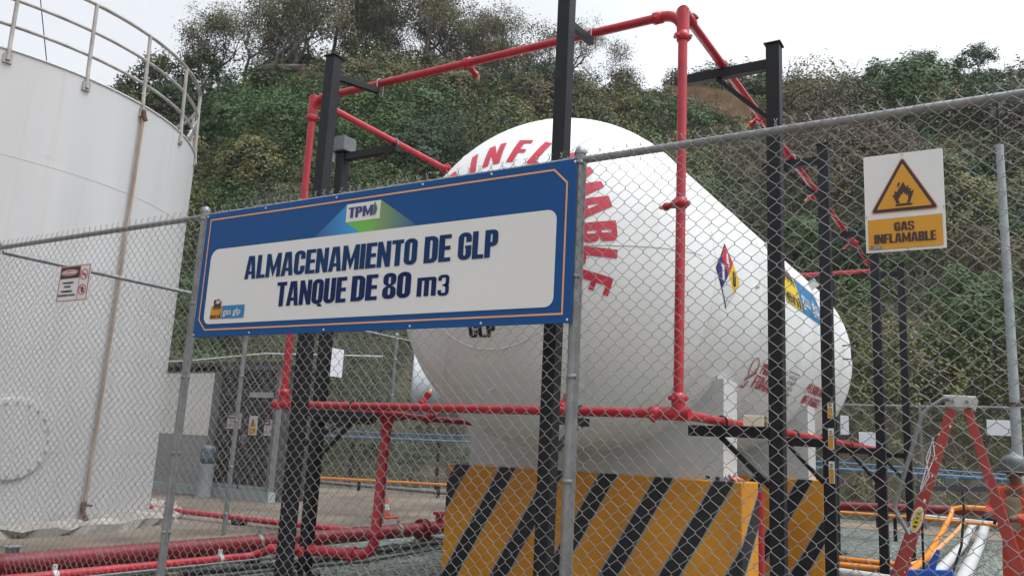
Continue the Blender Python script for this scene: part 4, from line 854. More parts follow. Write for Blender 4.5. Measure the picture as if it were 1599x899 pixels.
# ------------------------------------------------------------------ red sprinkler pipe frame
t = thing('sprinkler_pipe', 'red sprinkler pipe frame looping around the white gas tank at two heights', 'pipe frame', (-3.74, PYF, PZB))
def pipe(nm, pts, r=pr_, M=RED, parent=t, n=16): return MB().tube(pts, r, n).build(nm, M, parent, fixn=False)
def bend(p, a, b, r=.13, n=8):         # rounded corner from direction a to direction b at p
    p, a, b = Vector(p), Vector(a), Vector(b); return [p - a * r * (1 - math.sin(q)) + b * r * (1 - math.cos(q)) for q in np.linspace(0, math.pi / 2, n)]
def coupling(p, d, parent, r=pr_):
    p, d = Vector(p), Vector(d).normalized(); c = MB(); c.tube([p - d * .035, p - d * .034, p + d * .034, p + d * .035], [r + .003, r + .012, r + .012, r + .003], 18)
    s = d.orthogonal().normalized()
    for k in (-1, 1):
        q = p + s * k * (r + .016); c.tube([q - s.cross(d) * .03, q + s.cross(d) * .03], .013, 8); c.bar(q - s * .012, q + s * .012, .035, .03, up=tuple(d))
    return c.build('coupling', RED, parent, fixn=False)
EX, EY, EZ = Vector((1, 0, 0)), Vector((0, 1, 0)), Vector((0, 0, 1))
top = pipe('top_header', [(PXL + .13, PYF, PZT), (PXR - .13, PYF, PZT)] , pr_)
for z, nm in ((PZT, 'top'), (PZB, 'bottom')):
    pipe('side_header', [(PXR, PYF + .06, z), (PXR, PYB, z)]); pipe('side_header', [(PXL, PYF + .06, z), (PXL, PYB, z)])
pipe('rear_header', [(PXL, PYB, PZT), (PXR, PYB, PZT)])
pipe('bottom_header', [(PXL - .06, PYF, PZB), (PXR + .03, PYF, PZB)])
for x, s in ((PXR, 1), (PXL, -1)):
    r_ = pipe('riser', [(x, PYF, PZB + .04), (x, PYF, PZT - .14)]); coupling((x, PYF, PZT - .19), EZ, r_); coupling((x, PYF, PZB + .10), EZ, r_)
    pipe('elbow', bend((x, PYF, PZT), EX * s, -EZ, .15), pr_ + .006); coupling((x - s * .19, PYF, PZT), EX, top)
    tee = MB(); tee.tube([(x, PYF - .02, PZT), (x, PYF + .12, PZT)], pr_ + .012, 16); tee.tube([(x, PYF, PZT - .16), (x, PYF, PZT + .02)], pr_ + .012, 16); tee.build('tee', RED, t, fixn=False); coupling((x, PYF + .15, PZT), EY, t)
    tee = MB(); tee.tube([(x - .10, PYF, PZB), (x + .08, PYF, PZB)], pr_ + .012, 16); tee.tube([(x, PYF - .03, PZB), (x, PYF + .13, PZB)], pr_ + .012, 16); tee.tube([(x, PYF, PZB - .02), (x, PYF, PZB + .10)], pr_ + .012, 16); tee.build('tee', RED, t, fixn=False); coupling((x - s * .16, PYF, PZB), EX, t)
def nozzle(p, d, tip=True):
    p, d = Vector(p), Vector(d).normalized(); nb = MB(); nb.tube([p - d * .02, p + d * .06, p + d * .062, p + d * .085], [.026, .022, .03, .028], 10); nz = nb.build('nozzle', RED, t, fixn=False)
    MB().tube([p + d * .085, p + d * .10, p + d * .13], [.016, .02, .012], 8).build('spray_tip', BRASS, nz, fixn=False)
for x in (-3.80, ): nozzle((x, PYF + .05, PZT - .03), (0, .95, -.3)); coupling((x, PYF, PZT), EX, t)
for x in (-4.05, -2.8): nozzle((x, PYF + .04, PZB + .05), (.15, .6, .8))
for z in (3.32,): coupling((PXR, PYF, z), EZ, t); nozzle((PXR - .05, PYF + .02, z), (-.9, .3, 0))
for y in (7.4, 9.9, 12.4):
    for x, s in ((PXR, -1), (PXL, 1)):
        for z, dz in ((PZT, -.6), (PZB, .6)): nozzle((x + s * .04, y, z), (s, 0, dz)); coupling((x, y, z), EY, t)
MB().tube([(PXL, 6.70, PZB - .03), (PXL, 6.70, 1.66)], [pr_ + .045, pr_ + .012], 16).build('tee', RED, t, fixn=False); pipe('tee', [(PXL, 6.45, PZB), (PXL, 6.95, PZB)], pr_ + .014)
pipe('feed_pipe', [(PXL, 6.70, 1.70), (PXL, 6.66, .68)] + bend((PXL, 6.65, .50), -EZ, Vector((-.97, -.25, 0)), .15) + [(-6.25, 6.47, .50), (-6.7, 6.36, .47)], .052)
for q, d in (((PXL, 6.65, .70), EZ), ((-5.78, 6.59, .50), EX), ((-6.3, 6.46, .49), EX)): coupling(q, d, t, .052)
def ubolt(p, ax, parent): # half ring over a pipe lying along ax
    p, ax = Vector(p), Vector(ax); s = ax.cross(EZ); pts = [p + s * (pr_ + .008) * math.cos(q) + EZ * (pr_ + .008) * math.sin(q) for q in np.linspace(0, math.pi, 12)]; pts = [pts[0] - EZ * .11] + pts + [pts[-1] - EZ * .11]
    MB().tube(pts, .007, 6).build('pipe_clamp', BLK if p.z < 3 else GALV, parent, fixn=False)
for y in (6.2, 8.55, 11.6, 14.1):
    for z in (PZT, PZB): ubolt((PXR, y, z), EY, t)
for y in (6.47, 9.2, 11.9):
    for z in (PZT, PZB): ubolt((PXL, y, z), EY, t)
for x in (-4.75, -2.64): ubolt((x, PYF, PZT), EX, t); ubolt((x, PYF, PZB), EX, t)

# ------------------------------------------------------------------ pipes on the ground, left
def clampband(p, d, r, parent, M=GALV):
    p, d = Vector(p), Vector(d).normalized(); c = MB(); c.tube([p - d * .022, p + d * .022], r + .006, 18); c.bar(p + EZ * (r + .0), p + EZ * (r + .05), .03, .03); return c.build('clamp', M, parent, fixn=False)
t = thing('red_main_pipe', 'thick dark red water main running along the ground at the left', 'pipe', (-7.3, 7, G)); 
bp = MB().tube([(-7.3, -1.0, .455), (-7.3, 14.5, .43)], .088, 24).build('pipe', REDDK, t, fixn=False)
for y in (6.75, 9.2): clampband((-7.3, y, .444), EY, .088, t)
for y in (9.7, 9.78, 10.5, 10.58): MB().tube([(-7.3, y, .44), (-7.3, y + .03, .44)], .14, 24).build('flange', REDDK, t, fixn=False)
vv = MB(); vv.tube([(-7.3, 10.15, .44), (-7.3, 10.15, .66)], .06, 12); vv.tube([(-7.3, 10.15, .62), (-7.3, 10.15, .66)], .10, 12); vv.build('valve', RED, t, fixn=False)
t = thing('red_branch_pipe', 'thin bright red pipe with white clamps lying before the thick water main', 'pipe', (-6.95, 5, G))
MB().tube([(-6.95, 0, .40), (-6.95, 6.25, .372)] + [(-6.93, 6.36, .38), (-6.80, 6.40, .43), (-6.70, 6.37, .47)], .042, 14).build('pipe', RED, t, fixn=False)
for y in (4.25, 5.95): clampband((-6.95, y, .378), EY, .042, t, W_PAINT)
st = MB(); st.box(-7.02, -6.88, 6.3, 6.42, G, .335); st.build('support', BLK, t)
tag(MB().tube([(-6.78, 0, .375), (-6.8, 3.8, .37), (-6.8, 6.5, .36)], .012, 8).build('grey_conduit', GALV, fixn=False), 'thin grey conduit lying just below the thin bright red pipe', 'conduit')
tag(MB().tube([(-6.95, 3, .31), (-6.8, 5.6, .31), (-6.7, 6.4, .30), (-6.75, 7.4, .30), (-6.93, 9.7, .30), (-7.0, 12, .3)], .035, 12).build('black_hose', RUBBER, fixn=False), 'dark rubber hose on the gravel beside the red main', 'hose')
tag(MB().tube([(-6.62, 4.5, .29), (-6.5, 6.2, .30), (-6.38, 7.5, .29), (-6.6, 9.2, .29), (-6.55, 11, .29)], .02, 10).build('black_hose', mat('faded_hose', (.06, .075, .06), .7), fixn=False), 'thin faded green hose curving over the gravel in front of the dark hose', 'hose')
for i, (y, w_) in enumerate(((5.2, .12), (7.6, .14), (9.9, .12))):
    mb = MB(); mb.box(-7.55, -6.72, y, y + w_, G - .02, .332); tag(mb.build('wooden_sleeper', mat('old_timber', (.10, .08, .06), .9, var=.3, scale=8) if i == 0 else bpy.data.materials['old_timber'], bevel=.008), 'old timber sleeper under the red pipes', 'sleeper', 'sleepers under the red pipes')
mb = MB(); mb.box(-7.65, -7.56, 4.20, 4.28, G, .545); mb.box(-7.68, -7.53, 4.17, 4.31, .545, .553); tag(mb.build('pipe_prop', GALV), 'short grey steel stub post beside the red main in the left corner', 'post')
t = thing('red_thin_pipe', 'thin red pipe crossing the tan concrete behind the side fence', 'pipe', (-10, 8, .42))
MB().tube([(-12.6, 7.65, .52), (-10.9, 7.85, .52), (-8.5, 8.13, .50), (-7.4, 8.5, .47)], .036, 12).build('pipe', RED, t, fixn=False); MB().tube([(-11.0, 7.84, .5), (-11.05, 7.86, .80)], .03, 10).build('stub', REDDK, t, fixn=False)
for x, y in ((-9.1, 8.05), (-10.4, 7.9)): mb = MB(); mb.box(x - .08, x + .08, y - .07, y + .07, .42, .485); mb.build('pipe_support', BLACK, t)
# ------------------------------------------------------------------ cabin beyond the side fence
CY = 11.2
t = thing('cabin', 'low white and grey cabin with dark double doors behind the side fence', 'cabin', (-13.8, CY, .42))
mb = MB(); mb.box(-17.5, -13.80, CY, CY + 1.0, 1.566, 2.80); mb.box(-17.5, -13.80, CY + .12, CY + 1.0, .42, 1.56); mb.build('wall', mat('white_wall_paint', (.78, .77, .74), .8, var=.06, scale=2), t); mb = MB(); mb.box(-13.79, -11.95, CY + .12, CY + 1.0, .42, 2.90); mb.build('end_wall', DOORM, t)
mb = MB(); mb.box(-17.5, -13.80, CY - .012, CY + .11, .60, 1.562); mb.build('grey_dado', GREYW, t)
mb = MB(); mb.box(-17.6, -11.9, CY - .06, CY + .115, .40, .595); mb.build('plinth', PALEB, t)
mb = MB(); mb.box(-17.7, -11.8, CY - .06, CY + 1.1, 2.95, 3.01); mb.build('roof', mat('dark_roof', (.05, .05, .055), .8), t)
mb = MB(); mb.box(-13.79, -13.62, CY - .03, CY + .11, .60, 2.82); mb.box(-13.62, -11.95, CY - .03, CY + .11, 2.86, 2.945); mb.box(-12.03, -11.95, CY - .03, CY + .11, .60, 2.86); mb.build('door_frame', mat('frame_grey', (.13, .135, .14), .6), t)
for x0, x1 in ((-13.61, -12.83), (-12.81, -12.04)):
    d = MB(); d.box(x0, x1, CY + .02, CY + .06, .605, 2.48); dd = d.build('door', DOORM, t)
    for k in range(3): MB().box(x0 + .12, x1 - .12, CY + .010, CY + .019, .75 + k * .58, 1.20 + k * .58).build('panel', BLACK, dd, bevel=.004)
    MB().box(x0 + .02, x1 - .02, CY - .004, CY + .018, .605, .68).build('kick_plate', GREYW, dd)
mb = MB(); mb.box(-13.61, -12.04, CY + .03, CY + .06, 2.485, 2.855); mb.build('transom', BLACK, t)
mb = MB(); mb.box(-12.78, -12.73, CY - .06, CY + .02, 1.45, 1.62); mb.build('handle', GALV, t)
t2 = thing('name_plate', 'narrow grey name plate above the dark cabin doors', 'sign', (-12.2, CY, 2.35)); mb = MB(); mb.box(-12.75, -12.1, CY - .012, CY + .008, 2.33, 2.43); mb.build('plate', mat('plate_grey', (.35, .37, .38), .5), t2)
danger_notice('white PELIGRO notice on the left leaf of the dark cabin door', -13.12, CY + .008, 1.72, .40, .30); danger_notice('white PELIGRO notice on the right leaf of the dark cabin door', -12.16, CY + .008, 1.62, .22, .30)
t2 = thing('warning_notice', 'small yellow warning notice beside the join of the dark cabin doors', 'sign', (-12.3, CY, 1.6)); mb = MB(); mb.box(-12.68, -12.46, CY - .006, CY + .008, 1.62, 1.98); mb.build('plate', SWHITE, t2)
mb = MB(); mb.add([(-12.66, CY - .009, 1.77), (-12.48, CY - .009, 1.77), (-12.57, CY - .009, 1.96)], [(0, 1, 2)]); mb.build('triangle', YSIGN, t2); mb = MB(); mb.add([(-12.665, CY - .009, 1.64), (-12.475, CY - .009, 1.64), (-12.475, CY - .009, 1.75), (-12.665, CY - .009, 1.75)], [(0, 1, 2, 3)]); mb.build('text_field', YSIGN, t2)
mb = MB(); flat(mb, [[(-12.58, 1.80), (-12.56, 1.80), (-12.55, 1.90), (-12.59, 1.90)]], S2(CY - .012)); mb.build('symbol', BLACK, t2)
t2 = thing('water_bottle', 'blue water bottle standing on a pale stand by the cabin door', 'water bottle', (-13.45, CY - .25, .42))
mb = MB(); mb.lathe([(.15, .42), (.15, .95), (.17, 1.0), (.17, 1.03)], (-13.45, CY - .25, 0), n=20); mb.build('stand', PALEB, t2, fixn=False); mb = MB(); mb.lathe([(.06, 1.03), (.13, 1.08), (.14, 1.2), (.13, 1.22), (.14, 1.24), (.14, 1.36), (.001, 1.40)], (-13.45, CY - .25, 0), n=20); mb.build('bottle', BLUEJ, t2, fixn=False)
MB_ = MB(); MB_.tube([(-17, 10.9, 3.0), (-14.3, 10.9, 3.02), (-12.0, 10.8, 3.12), (-9, 10.6, 3.0)], .012, 6); tag(MB_.build('white_cable', PAPER, fixn=False), 'thin white cable slung above the cabin roof edge', 'cable')
t2 = thing('traffic_cone', 'orange traffic cone on the tan concrete near a side fence post', 'cone', (-8.86, 10.8, .42)); mb = MB(); mb.lathe([(.10, .45), (.025, .78), (.001, .785)], (-8.86, 10.8, 0), n=24); cc = mb.build('cone', CONE, t2, fixn=False); mb = MB(); mb.box(-9.03, -8.69, 10.63, 10.97, .422, .452); mb.build('base', CONE, t2, bevel=.02)
mb = MB(); mb.lathe([(.080, .55), (.058, .64)], (-8.86, 10.8, 0), n=24); mb.build('white_band', SWHITE, cc, fixn=False)
def run_pipe(name, label, pts, r, M, cat='pipe', legs=(), group=None, zb=.42):
    t = thing(name, label, cat, tuple(pts[0]), group); MB().tube(pts, r, 12).build('pipe', M, t, fixn=False)
    for q in legs:
        lg_ = MB(); lg_.box(q[0] - .03, q[0] + .03, q[1] - .03, q[1] + .03, zb, q[2] - r); lg_.build('support', BLK, t)
    return t
run_pipe('yellow_pipe', 'yellow gas pipe on low supports beyond the side fence', [(-19, 16, .6), (-15.6, 16, .64), (-11.3, 16, .725), (-8.6, 16, .78)], .038, ORANGEP, legs=((-14, 16, .67), (-11.6, 16, .72), (-17, 16, .62)))
run_pipe('grey_low_pipe', 'grey pipe low on the ground behind the yellow gas pipe', [(-19, 16.6, .50), (-8.6, 16.6, .52)], .05, GALV)
gbp = 'light blue pipes far behind the side fence'
for dz, r, y, lab in ((0, .030, 17, 'lower and thicker light blue pipe of the pair beyond the side fence'), (.145, .018, 17.1, 'upper thin light blue pipe of the pair beyond the side fence')):
    run_pipe('blue_pipe', lab, [(-19, y, 1.70 + dz), (-16.4, y, 1.70 + dz), (-8.6, y, 1.735 + dz)], r, BLUEPIPE, legs=((-15.2, y, 1.7 + dz), (-12.4, y, 1.7 + dz)) if dz == 0 else ())
for dz, dz2, r, y, lab in ((0, -.025, .042, 21.5, 'lower and thicker light blue pipe before the rear fence on the right'), (.15, -.10, .022, 21.4, 'upper thin light blue pipe before the rear fence on the right')):
    run_pipe('blue_pipe', lab, [(-8.0, y, 1.56 + dz), (-3.6, y, 1.535 + dz), (-.33, y, 1.512 + dz + dz2 * .6), (4, y, 1.48 + dz + dz2)], r, BLUEPIPE, legs=((-3.0, y, 1.53), (1.2, y, 1.5)) if dz == 0 else (), zb=G)
# papers on the fences
def paper(label, pts, cat='notice'):
    mb = MB(); n = Vector(pts[1]) - Vector(pts[0]); k = n.cross(Vector(pts[3]) - Vector(pts[0])).normalized() * .004
    P = [Vector(p) for p in pts]; mb.add(P + [p + k for p in P], [(0, 1, 2, 3), (7, 6, 5, 4), (0, 4, 5, 1), (1, 5, 6, 2), (2, 6, 7, 3), (3, 7, 4, 0)]); return tag(mb.build('paper_notice', PAPER), label, cat)
paper('white paper sheet on the side fence just right of the left black posts', [(-8.17, 8.43, 2.47), (-8.17, 8.78, 2.47), (-8.17, 8.78, 2.86), (-8.17, 8.43, 2.86)])
paper('narrow white paper on the rear fence right behind the tank end', [(-3.97, 22.68, 2.40), (-3.77, 22.68, 2.40), (-3.77, 22.68, 2.88), (-3.97, 22.68, 2.88)])
paper('wide white paper on the rear fence beside the grey lamp pole', [(-.72, 22.68, 2.50), (-.16, 22.68, 2.49), (-.16, 22.68, 2.85), (-.72, 22.68, 2.86)])
mb = MB(); mb.box(-3.52, -3.06, 22.55, 22.66, 2.09, 2.47); tag(mb.build('white_panel_box', PAPER, bevel=.01), 'white electrical box low on the rear fence between two black posts', 'box')
mb = MB(); mb.box(-1.75, -1.60, 6.14, 6.25, gb_ + .001, gb_ + .082); tag(mb.build('cream_box', CREAM, bevel=.006), 'small cream box sitting on the lower arm of the nearest right black post', 'box')
mb = MB(); 
for i in range(9): mb.v.append((-8.19, 10.40 + i * .16, 2.05)); mb.v.append((-8.19, 10.40 + i * .16, 3.02))
for i in range(8): mb.f.append([i * 2, i * 2 + 2, i * 2 + 3, i * 2 + 1]); mb.mi.append(0); mb.sm.append(True)
mb.v = [(x + .012 * math.sin(y * 9 + z * 3), y, z) for x, y, z in mb.v]; ps = mb.build('fence_sheet', PALESHEET); sm_ = ps.modifiers.new('s', 'SOLIDIFY'); sm_.thickness = .004; tag(ps, 'pale grey sheet hung on the side fence just left of the gas tank', 'sheet')
for i, (z0, z1, lab) in enumerate(((2.05, 2.20, 'topmost of the three yellow tags on the second right black post'), (1.755, 1.955, 'middle of the three yellow tags on the second right black post'), (1.44, 1.645, 'lowest of the three yellow tags on the second right black post'))):
    t2 = thing('yellow_tag', lab, 'tag', (-1.575, 8.492, z0)); mb = MB(); mb.box(-1.600, -1.548, 8.488, 8.494, z0, z1); mb.build('plate', SWHITE, t2)
    mb = MB(); zz = z0 + (z1 - z0) * .66; mb.add([(-1.595, 8.485, z0 + .006), (-1.555, 8.485, z0 + .006), (-1.555, 8.485, zz), (-1.595, 8.485, zz)], [(0, 1, 2, 3)]); mb.build('yellow_field', YSIGN, t2)
    mb = MB()
    for k in range(3): mb.add([(-1.588, 8.485, zz + .012 + k * .013), (-1.562, 8.485, zz + .012 + k * .013), (-1.562, 8.485, zz + .019 + k * .013), (-1.588, 8.485, zz + .019 + k * .013)], [(0, 1, 2, 3)])
    mb.build('print_lines', BLACK, t2)
# rag on the near block
bm = bmesh.new(); bmesh.ops.create_icosphere(bm, subdivisions=4, radius=1)
for v in bm.verts:
    p = v.co.copy(); k = 1 + .35 * math.sin(p.x * 5 + 2 * p.y) * math.cos(p.y * 6 - p.x * 2) + .15 * math.sin(p.x * 13 + p.z * 9); v.co = Vector((p.x * .085 * k, p.y * .06 * k, max(-.0, p.z * .055 * k)))
me = bpy.data.meshes.new('work_gloves'); bm.to_mesh(me); bm.free(); me.materials.append(mat('rag_cloth', (.42, .42, .46), .9, scale=11, col2=(.55, .18, .08), lo=.5, hi=.6)); o = bpy.data.objects.new('work_rag', me); C.objects.link(o); o.location = (-2.26, 7.56, 1.421); tag(o, 'crumpled grey and orange rag on the corner of the near striped block', 'rag')
mb = MB(); mb.tube([(-2.55, 7.60, 1.437), (-2.47, 7.52, 1.445), (-2.40, 7.55, 1.44), (-2.36, 7.5, 1.44)], .016, 8); tag(mb.build('black_strap', RUBBER, fixn=False), 'short black strap lying beside the rag on the near striped block', 'strap')
# ------------------------------------------------------------------ right side: pipes, rack, pole
run_pipe('red_far_pipe', 'thick red pipe running behind the right row of black posts', [(-8.0, 18, .80), (-3.1, 18, .835), (-.7, 18, .93), (4, 18, 1.05)], .085, REDDK, legs=((-5, 18, .8), (-2.2, 18, .85), (1.5, 18, 1)), zb=G)
run_pipe('orange_pipe', 'thin orange pipe in front of the thick red far pipe', [(-6, 17.6, .68), (-3.1, 17.6, .73), (-1.9, 17.6, .74), (-.4, 17.6, .72)], .03, ORANGEP)
run_pipe('orange_pipe', 'orange pipe along the ground that turns back past the ladder, nearest the camera', [(-5.4, 11.7, .36), (-2.86, 11.66, .375), (-1.5, 11.7, .37)] + [tuple(p) for p in bend((-1.27, 11.75, .37), EX, Vector((.02, .98, .1)), .14, 5)] + [(-1.22, 13.2, .46), (-1.20, 15.5, .66), (-1.18, 17.2, .86), (-1.16, 17.3, .96), (-1.0, 17.35, 1.0), (.6, 17.4, 1.03)], .042, ORANGEP)
run_pipe('orange_pipe', 'orange pipe along the ground just behind the nearest one, ending at the clamp', [(-5.4, 12.0, .40), (-2.9, 11.9, .42), (-1.45, 11.95, .42)], .036, ORANGEP)
run_pipe('orange_pipe', 'paler orange pipe rising beside the white pipes', [(-1.35, 12.3, .40), (-1.22, 13.0, .42), (-1.05, 15.6, .62), (-.98, 17.0, .74)], .030, mat('pale_orange_paint', (.55, .26, .10), .5))
run_pipe('white_pipe', 'white pipe along the gravel below the orange pipes by the far striped block', [(-5.6, 11.35, .35), (-2.7, 11.24, .35), (-1.2, 10.85, .35)], .055, PVC)
run_pipe('white_pipe', 'left one of two thick white pipes running back beside the ladder', [(-1.02, 9.0, .34), (-1.02, 12.2, .34), (-1.0, 17.0, .38), (-.99, 20.2, .56)], .070, PVC)
run_pipe('white_pipe', 'right one of two thick white pipes running back beside the ladder', [(-.70, 8.4, .35), (-.72, 12.2, .35), (-.76, 17.0, .39), (-.77, 20.2, .56)], .085, PVC)
run_pipe('white_pipe', 'thin white pipe crossing above the ends of the thick white pipes', [(-2.0, 20.3, .66), (-.6, 20.3, .62), (1.5, 20.3, .58)], .035, PVC)
t2 = thing('blue_bracket', 'bright blue steel bracket on the gravel under the ladder', 'bracket', (-.95, 9.0, G))
mb = MB(); mb.bar((-1.15, 9.0, .61), (-.62, 9.0, .66), .10, .11); mb.build('foot_beam', BLUEP, t2, bevel=.004); mb = MB(); mb.prism([(-.86, .70), (-.77, .70), (-.72, .88), (-.75, .89)], 8.98, 9.02); mb.build('upright', BLUEP, t2)
for x in (-1.05, -.72): mb = MB(); mb.box(x - .03, x + .03, 8.97, 9.03, G, .57 if x < -1 else .60); mb.build('leg', BLUEP, t2)
run_pipe('red_standpipe', 'upright red standpipe seen between the two striped blocks', [(-2.40, 9.0, G), (-2.40, 9.0, 1.30)], .055, RED)
t2 = thing('cable_tray', 'dark grey cable tray on thin legs behind the red ladder', 'cable tray', (-.7, 11, G))
mb = MB(); mb.bar((-1.10, 11, 1.40), (.30, 11, 1.47), .12, .055); mb.build('tray', mat('tray_grey', (.06, .065, .07), .5), t2)
for x in (-1.06, .22): mb = MB(); mb.box(x - .012, x + .012, 10.99, 11.02, G, 1.37); mb.build('leg', BLK, t2)
vb = MB(); vb.box(-.80, -.67, 10.95, 11.05, 1.455, 1.54); tag(vb.build('junction_box', bpy.data.materials['grey_box_paint'], bevel=.006), 'small grey junction box on top of the cable tray', 'box')
tag(MB().tube([(-.625, 10.92, 1.40), (-.615, 10.9, 1.2), (-.66, 10.9, .8), (-.76, 10.9, .5), (-.80, 10.8, .28)], .014, 8).build('hanging_cable', RUBBER, fixn=False), 'black cable hanging from the cable tray down to the gravel', 'cable')
t2 = thing('lamp_pole', 'tall light grey lamp pole near the rear fence on the right', 'lamp pole', (-.12, 19.5, G))
mb = MB(); mb.tube([(-.13, 19.5, G), (-.10, 19.5, 4.9), (-.09, 19.5, 8.45)], [.10, .088, .076], 16); mb.build('pole', mat('pale_grey_paint', (.27, .30, .31), .5), t2, fixn=False)
mb = MB(); mb.tube([(-.09, 19.5, 8.45), (-.08, 19.5, 9.4)], .03, 8); mb.build('antenna', BLK, t2, fixn=False); mb = MB(); mb.tube([(-.13, 19.5, 2.95), (-.13, 19.5, 3.03)], .122, 16); mb.build('strap', RUSTD, t2, fixn=False)

# ------------------------------------------------------------------ step ladder
t = thing('step_ladder', 'red fibreglass step ladder standing open with a metal top, spattered with white paint', 'ladder', (-.45, 7.6, G)); LY = 7.40
lz = LY * .053
def rail_pts(xt, zt, xb, dy): return (xt, LY + dy, zt), (xb, LY + dy + .0, G)
for dy in (0, .42):
    xt = -.468 - (.027 if dy else 0); xb = -1.06 - (.075 if dy else 0)
    a, b = Vector((xt, LY + dy, 2.085)), Vector((xb, LY + dy * 1.3, G)); fr = MB(); fr.bar(a, b, .022, .105, up=(0, 1, 0)); 
    s = (b - a).cross(Vector((0, 1, 0))).normalized(); fr = MB(); 
    V = [a - s * .034, a + s * .034, b + s * .052, b - s * .052]; fr.add([v - EY * .013 for v in V] + [v + EY * .013 for v in V], [(0, 1, 2, 3), (7, 6, 5, 4), (0, 4, 5, 1), (1, 5, 6, 2), (2, 6, 7, 3), (3, 7, 4, 0)]); f1 = fr.build('front_rail', LADR, t, bevel=.004)
    a2, b2 = Vector((-.36 - (.02 if dy else 0), LY + dy, 2.09)), Vector((.07 + (.002 if dy else 0), LY + dy * 1.3, G)); s = (b2 - a2).cross(Vector((0, 1, 0))).normalized(); fr = MB(); V = [a2 - s * .028, a2 + s * .028, b2 + s * .052, b2 - s * .052]
    fr.add([v - EY * .013 for v in V] + [v + EY * .013 for v in V], [(0, 1, 2, 3), (7, 6, 5, 4), (0, 4, 5, 1), (1, 5, 6, 2), (2, 6, 7, 3), (3, 7, 4, 0)]); fr.build('rear_rail', LADR, t, bevel=.004)
    if dy == 0:
        k = (2.085 - 1.225) / (2.085 - G); pc = a + (b - a) * k; e = (b - a).normalized(); s1 = (b - a).cross(Vector((0, 1, 0))).normalized()
        for nm, rx, ry, d, M in (('sticker', .040, .105, .016, SWHITE), ('sticker_field', .028, .088, .019, YELP)):
            mb = MB(); mb.add([pc + s1 * u + e * v - EY * d for u, v in oval(0, 0, rx, ry, 24)], [tuple(range(24))]); mb.build(nm, M, f1)
        mb = MB()
        for v0 in (-.055, -.02, .015, .05): mb.add([pc + s1 * u + e * (v0 + v) - EY * .022 for u, v in ((-.012, 0), (.012, -.006), (.012, .010), (-.012, .016))], [(0, 1, 2, 3)])
        mb.build('sticker_mark', BLACK, f1)
        for j in range(26):
            kk = random.uniform(.05, .75); u = random.uniform(-.035, .035) * (1 + kk * .5); sz = random.uniform(.003, .012); q = a + (b - a) * kk + s1 * u - EY * .0145
            if j < 14: mb = MB(); mb.add([q + s1 * c * sz * random.uniform(.6, 1.2) + e * d_ * sz * random.uniform(.8, 1.8) for c, d_ in oval(0, 0, 1, 1, 9)], [tuple(range(9))]); mb.build('paint_fleck', PAPER, f1, fixn=False)
for i in range(6):
    kk = .14 + i * .155; p, q = Vector((-.462, LY + .02, 2.085)).lerp(Vector((-1.05, LY + .03, G)), kk), Vector((-.49, LY + .40, 2.085)).lerp(Vector((-1.12, LY + .53, G)), kk); mb = MB(); mb.bar(p, q, .07, .022); mb.build('step', ALU, t)
    if i in (1, 3, 5): p, q = Vector((-.36, LY + .02, 2.09)).lerp(Vector((.065, LY + .03, G)), kk), Vector((-.38, LY + .40, 2.09)).lerp(Vector((.067, LY + .53, G)), kk); mb = MB(); mb.bar(p, q, .03, .03); mb.build('rear_bar', ALU, t)
mb = MB(); mb.prism([(-.505, 2.10), (-.325, 2.095), (-.295, 2.185), (-.525, 2.195)], LY - .035, LY + .42); tc_ = mb.build('top_cap', ALU, t, bevel=.006)
for x in (-.46, -.36): MB().tube([(x, LY - .034, 2.14), (x, LY - .048, 2.14)], .014, 10).build('bolt', GALV, tc_, fixn=False)
MB().tube([(-.47, LY - .05, 2.165), (-.52, LY - .05, 2.16), (-.62, LY - .05, 2.09), (-.665, LY - .05, 2.05), (-.70, LY - .05, 1.95), (-.89, LY - .05, 1.34), (-.895, LY - .05, 1.30), (-.88, LY - .05, 1.26), (-.80, LY - .05, 1.11)], .017, 10).build('bent_grey_tube', GALV, t, fixn=False)
MB().tube([(-.60, LY - .03, 1.86), (-.66, LY - .03, 1.7), (-.645, LY - .035, 1.56), (-.72, LY - .03, 1.42), (-.655, LY - .03, 1.58), (-.60, LY - .03, 1.72), (-.61, LY - .03, 1.86), (-.63, LY - .035, 1.74), (-.71, LY - .035, 1.46)], .004, 6).build('white_cord', PAPER, t, fixn=False)

# ------------------------------------------------------------------ person at the right edge
def skin(name, chains, M, parent, loc, rot, levels=2, root=0):
    me = bpy.data.meshes.new(name); V = []; E = []; Rr = []; ids = {}
    for ch in chains:
        prev = None
        for (key, p, r) in ch:
            if key is None or key not in ids:
                ids_k = len(V); V.append(p); Rr.append(r)
                if key is not None: ids[key] = ids_k
                cur = ids_k
            else: cur = ids[key]
            if prev is not None: E.append((prev, cur))
            prev = cur
    me.from_pydata(V, E, []); o = bpy.data.objects.new(name, me); C.objects.link(o)
    o.modifiers.new('skin', 'SKIN'); ss = o.modifiers.new('sub', 'SUBSURF'); ss.levels = ss.render_levels = levels
    for i, r in enumerate(Rr):
        sv = me.skin_vertices[0].data[i]; sv.radius = r if isinstance(r, tuple) else (r, r); sv.use_root = (i == root)
    dg = bpy.context.evaluated_depsgraph_get(); dg.update(); m2 = bpy.data.meshes.new_from_object(o.evaluated_get(dg)); bpy.data.objects.remove(o); bpy.data.meshes.remove(me)
    m2.materials.clear(); m2.materials.append(M)
    for p in m2.polygons: p.use_smooth = True
    o = bpy.data.objects.new(name, m2); C.objects.link(o); o.parent = parent; return o
per = thing('person', 'person in an orange-red coverall, khaki vest and dark helmet at the right edge', 'person', (-.075, 10.0, G)); per.rotation_euler = (0, 0, R(-34))
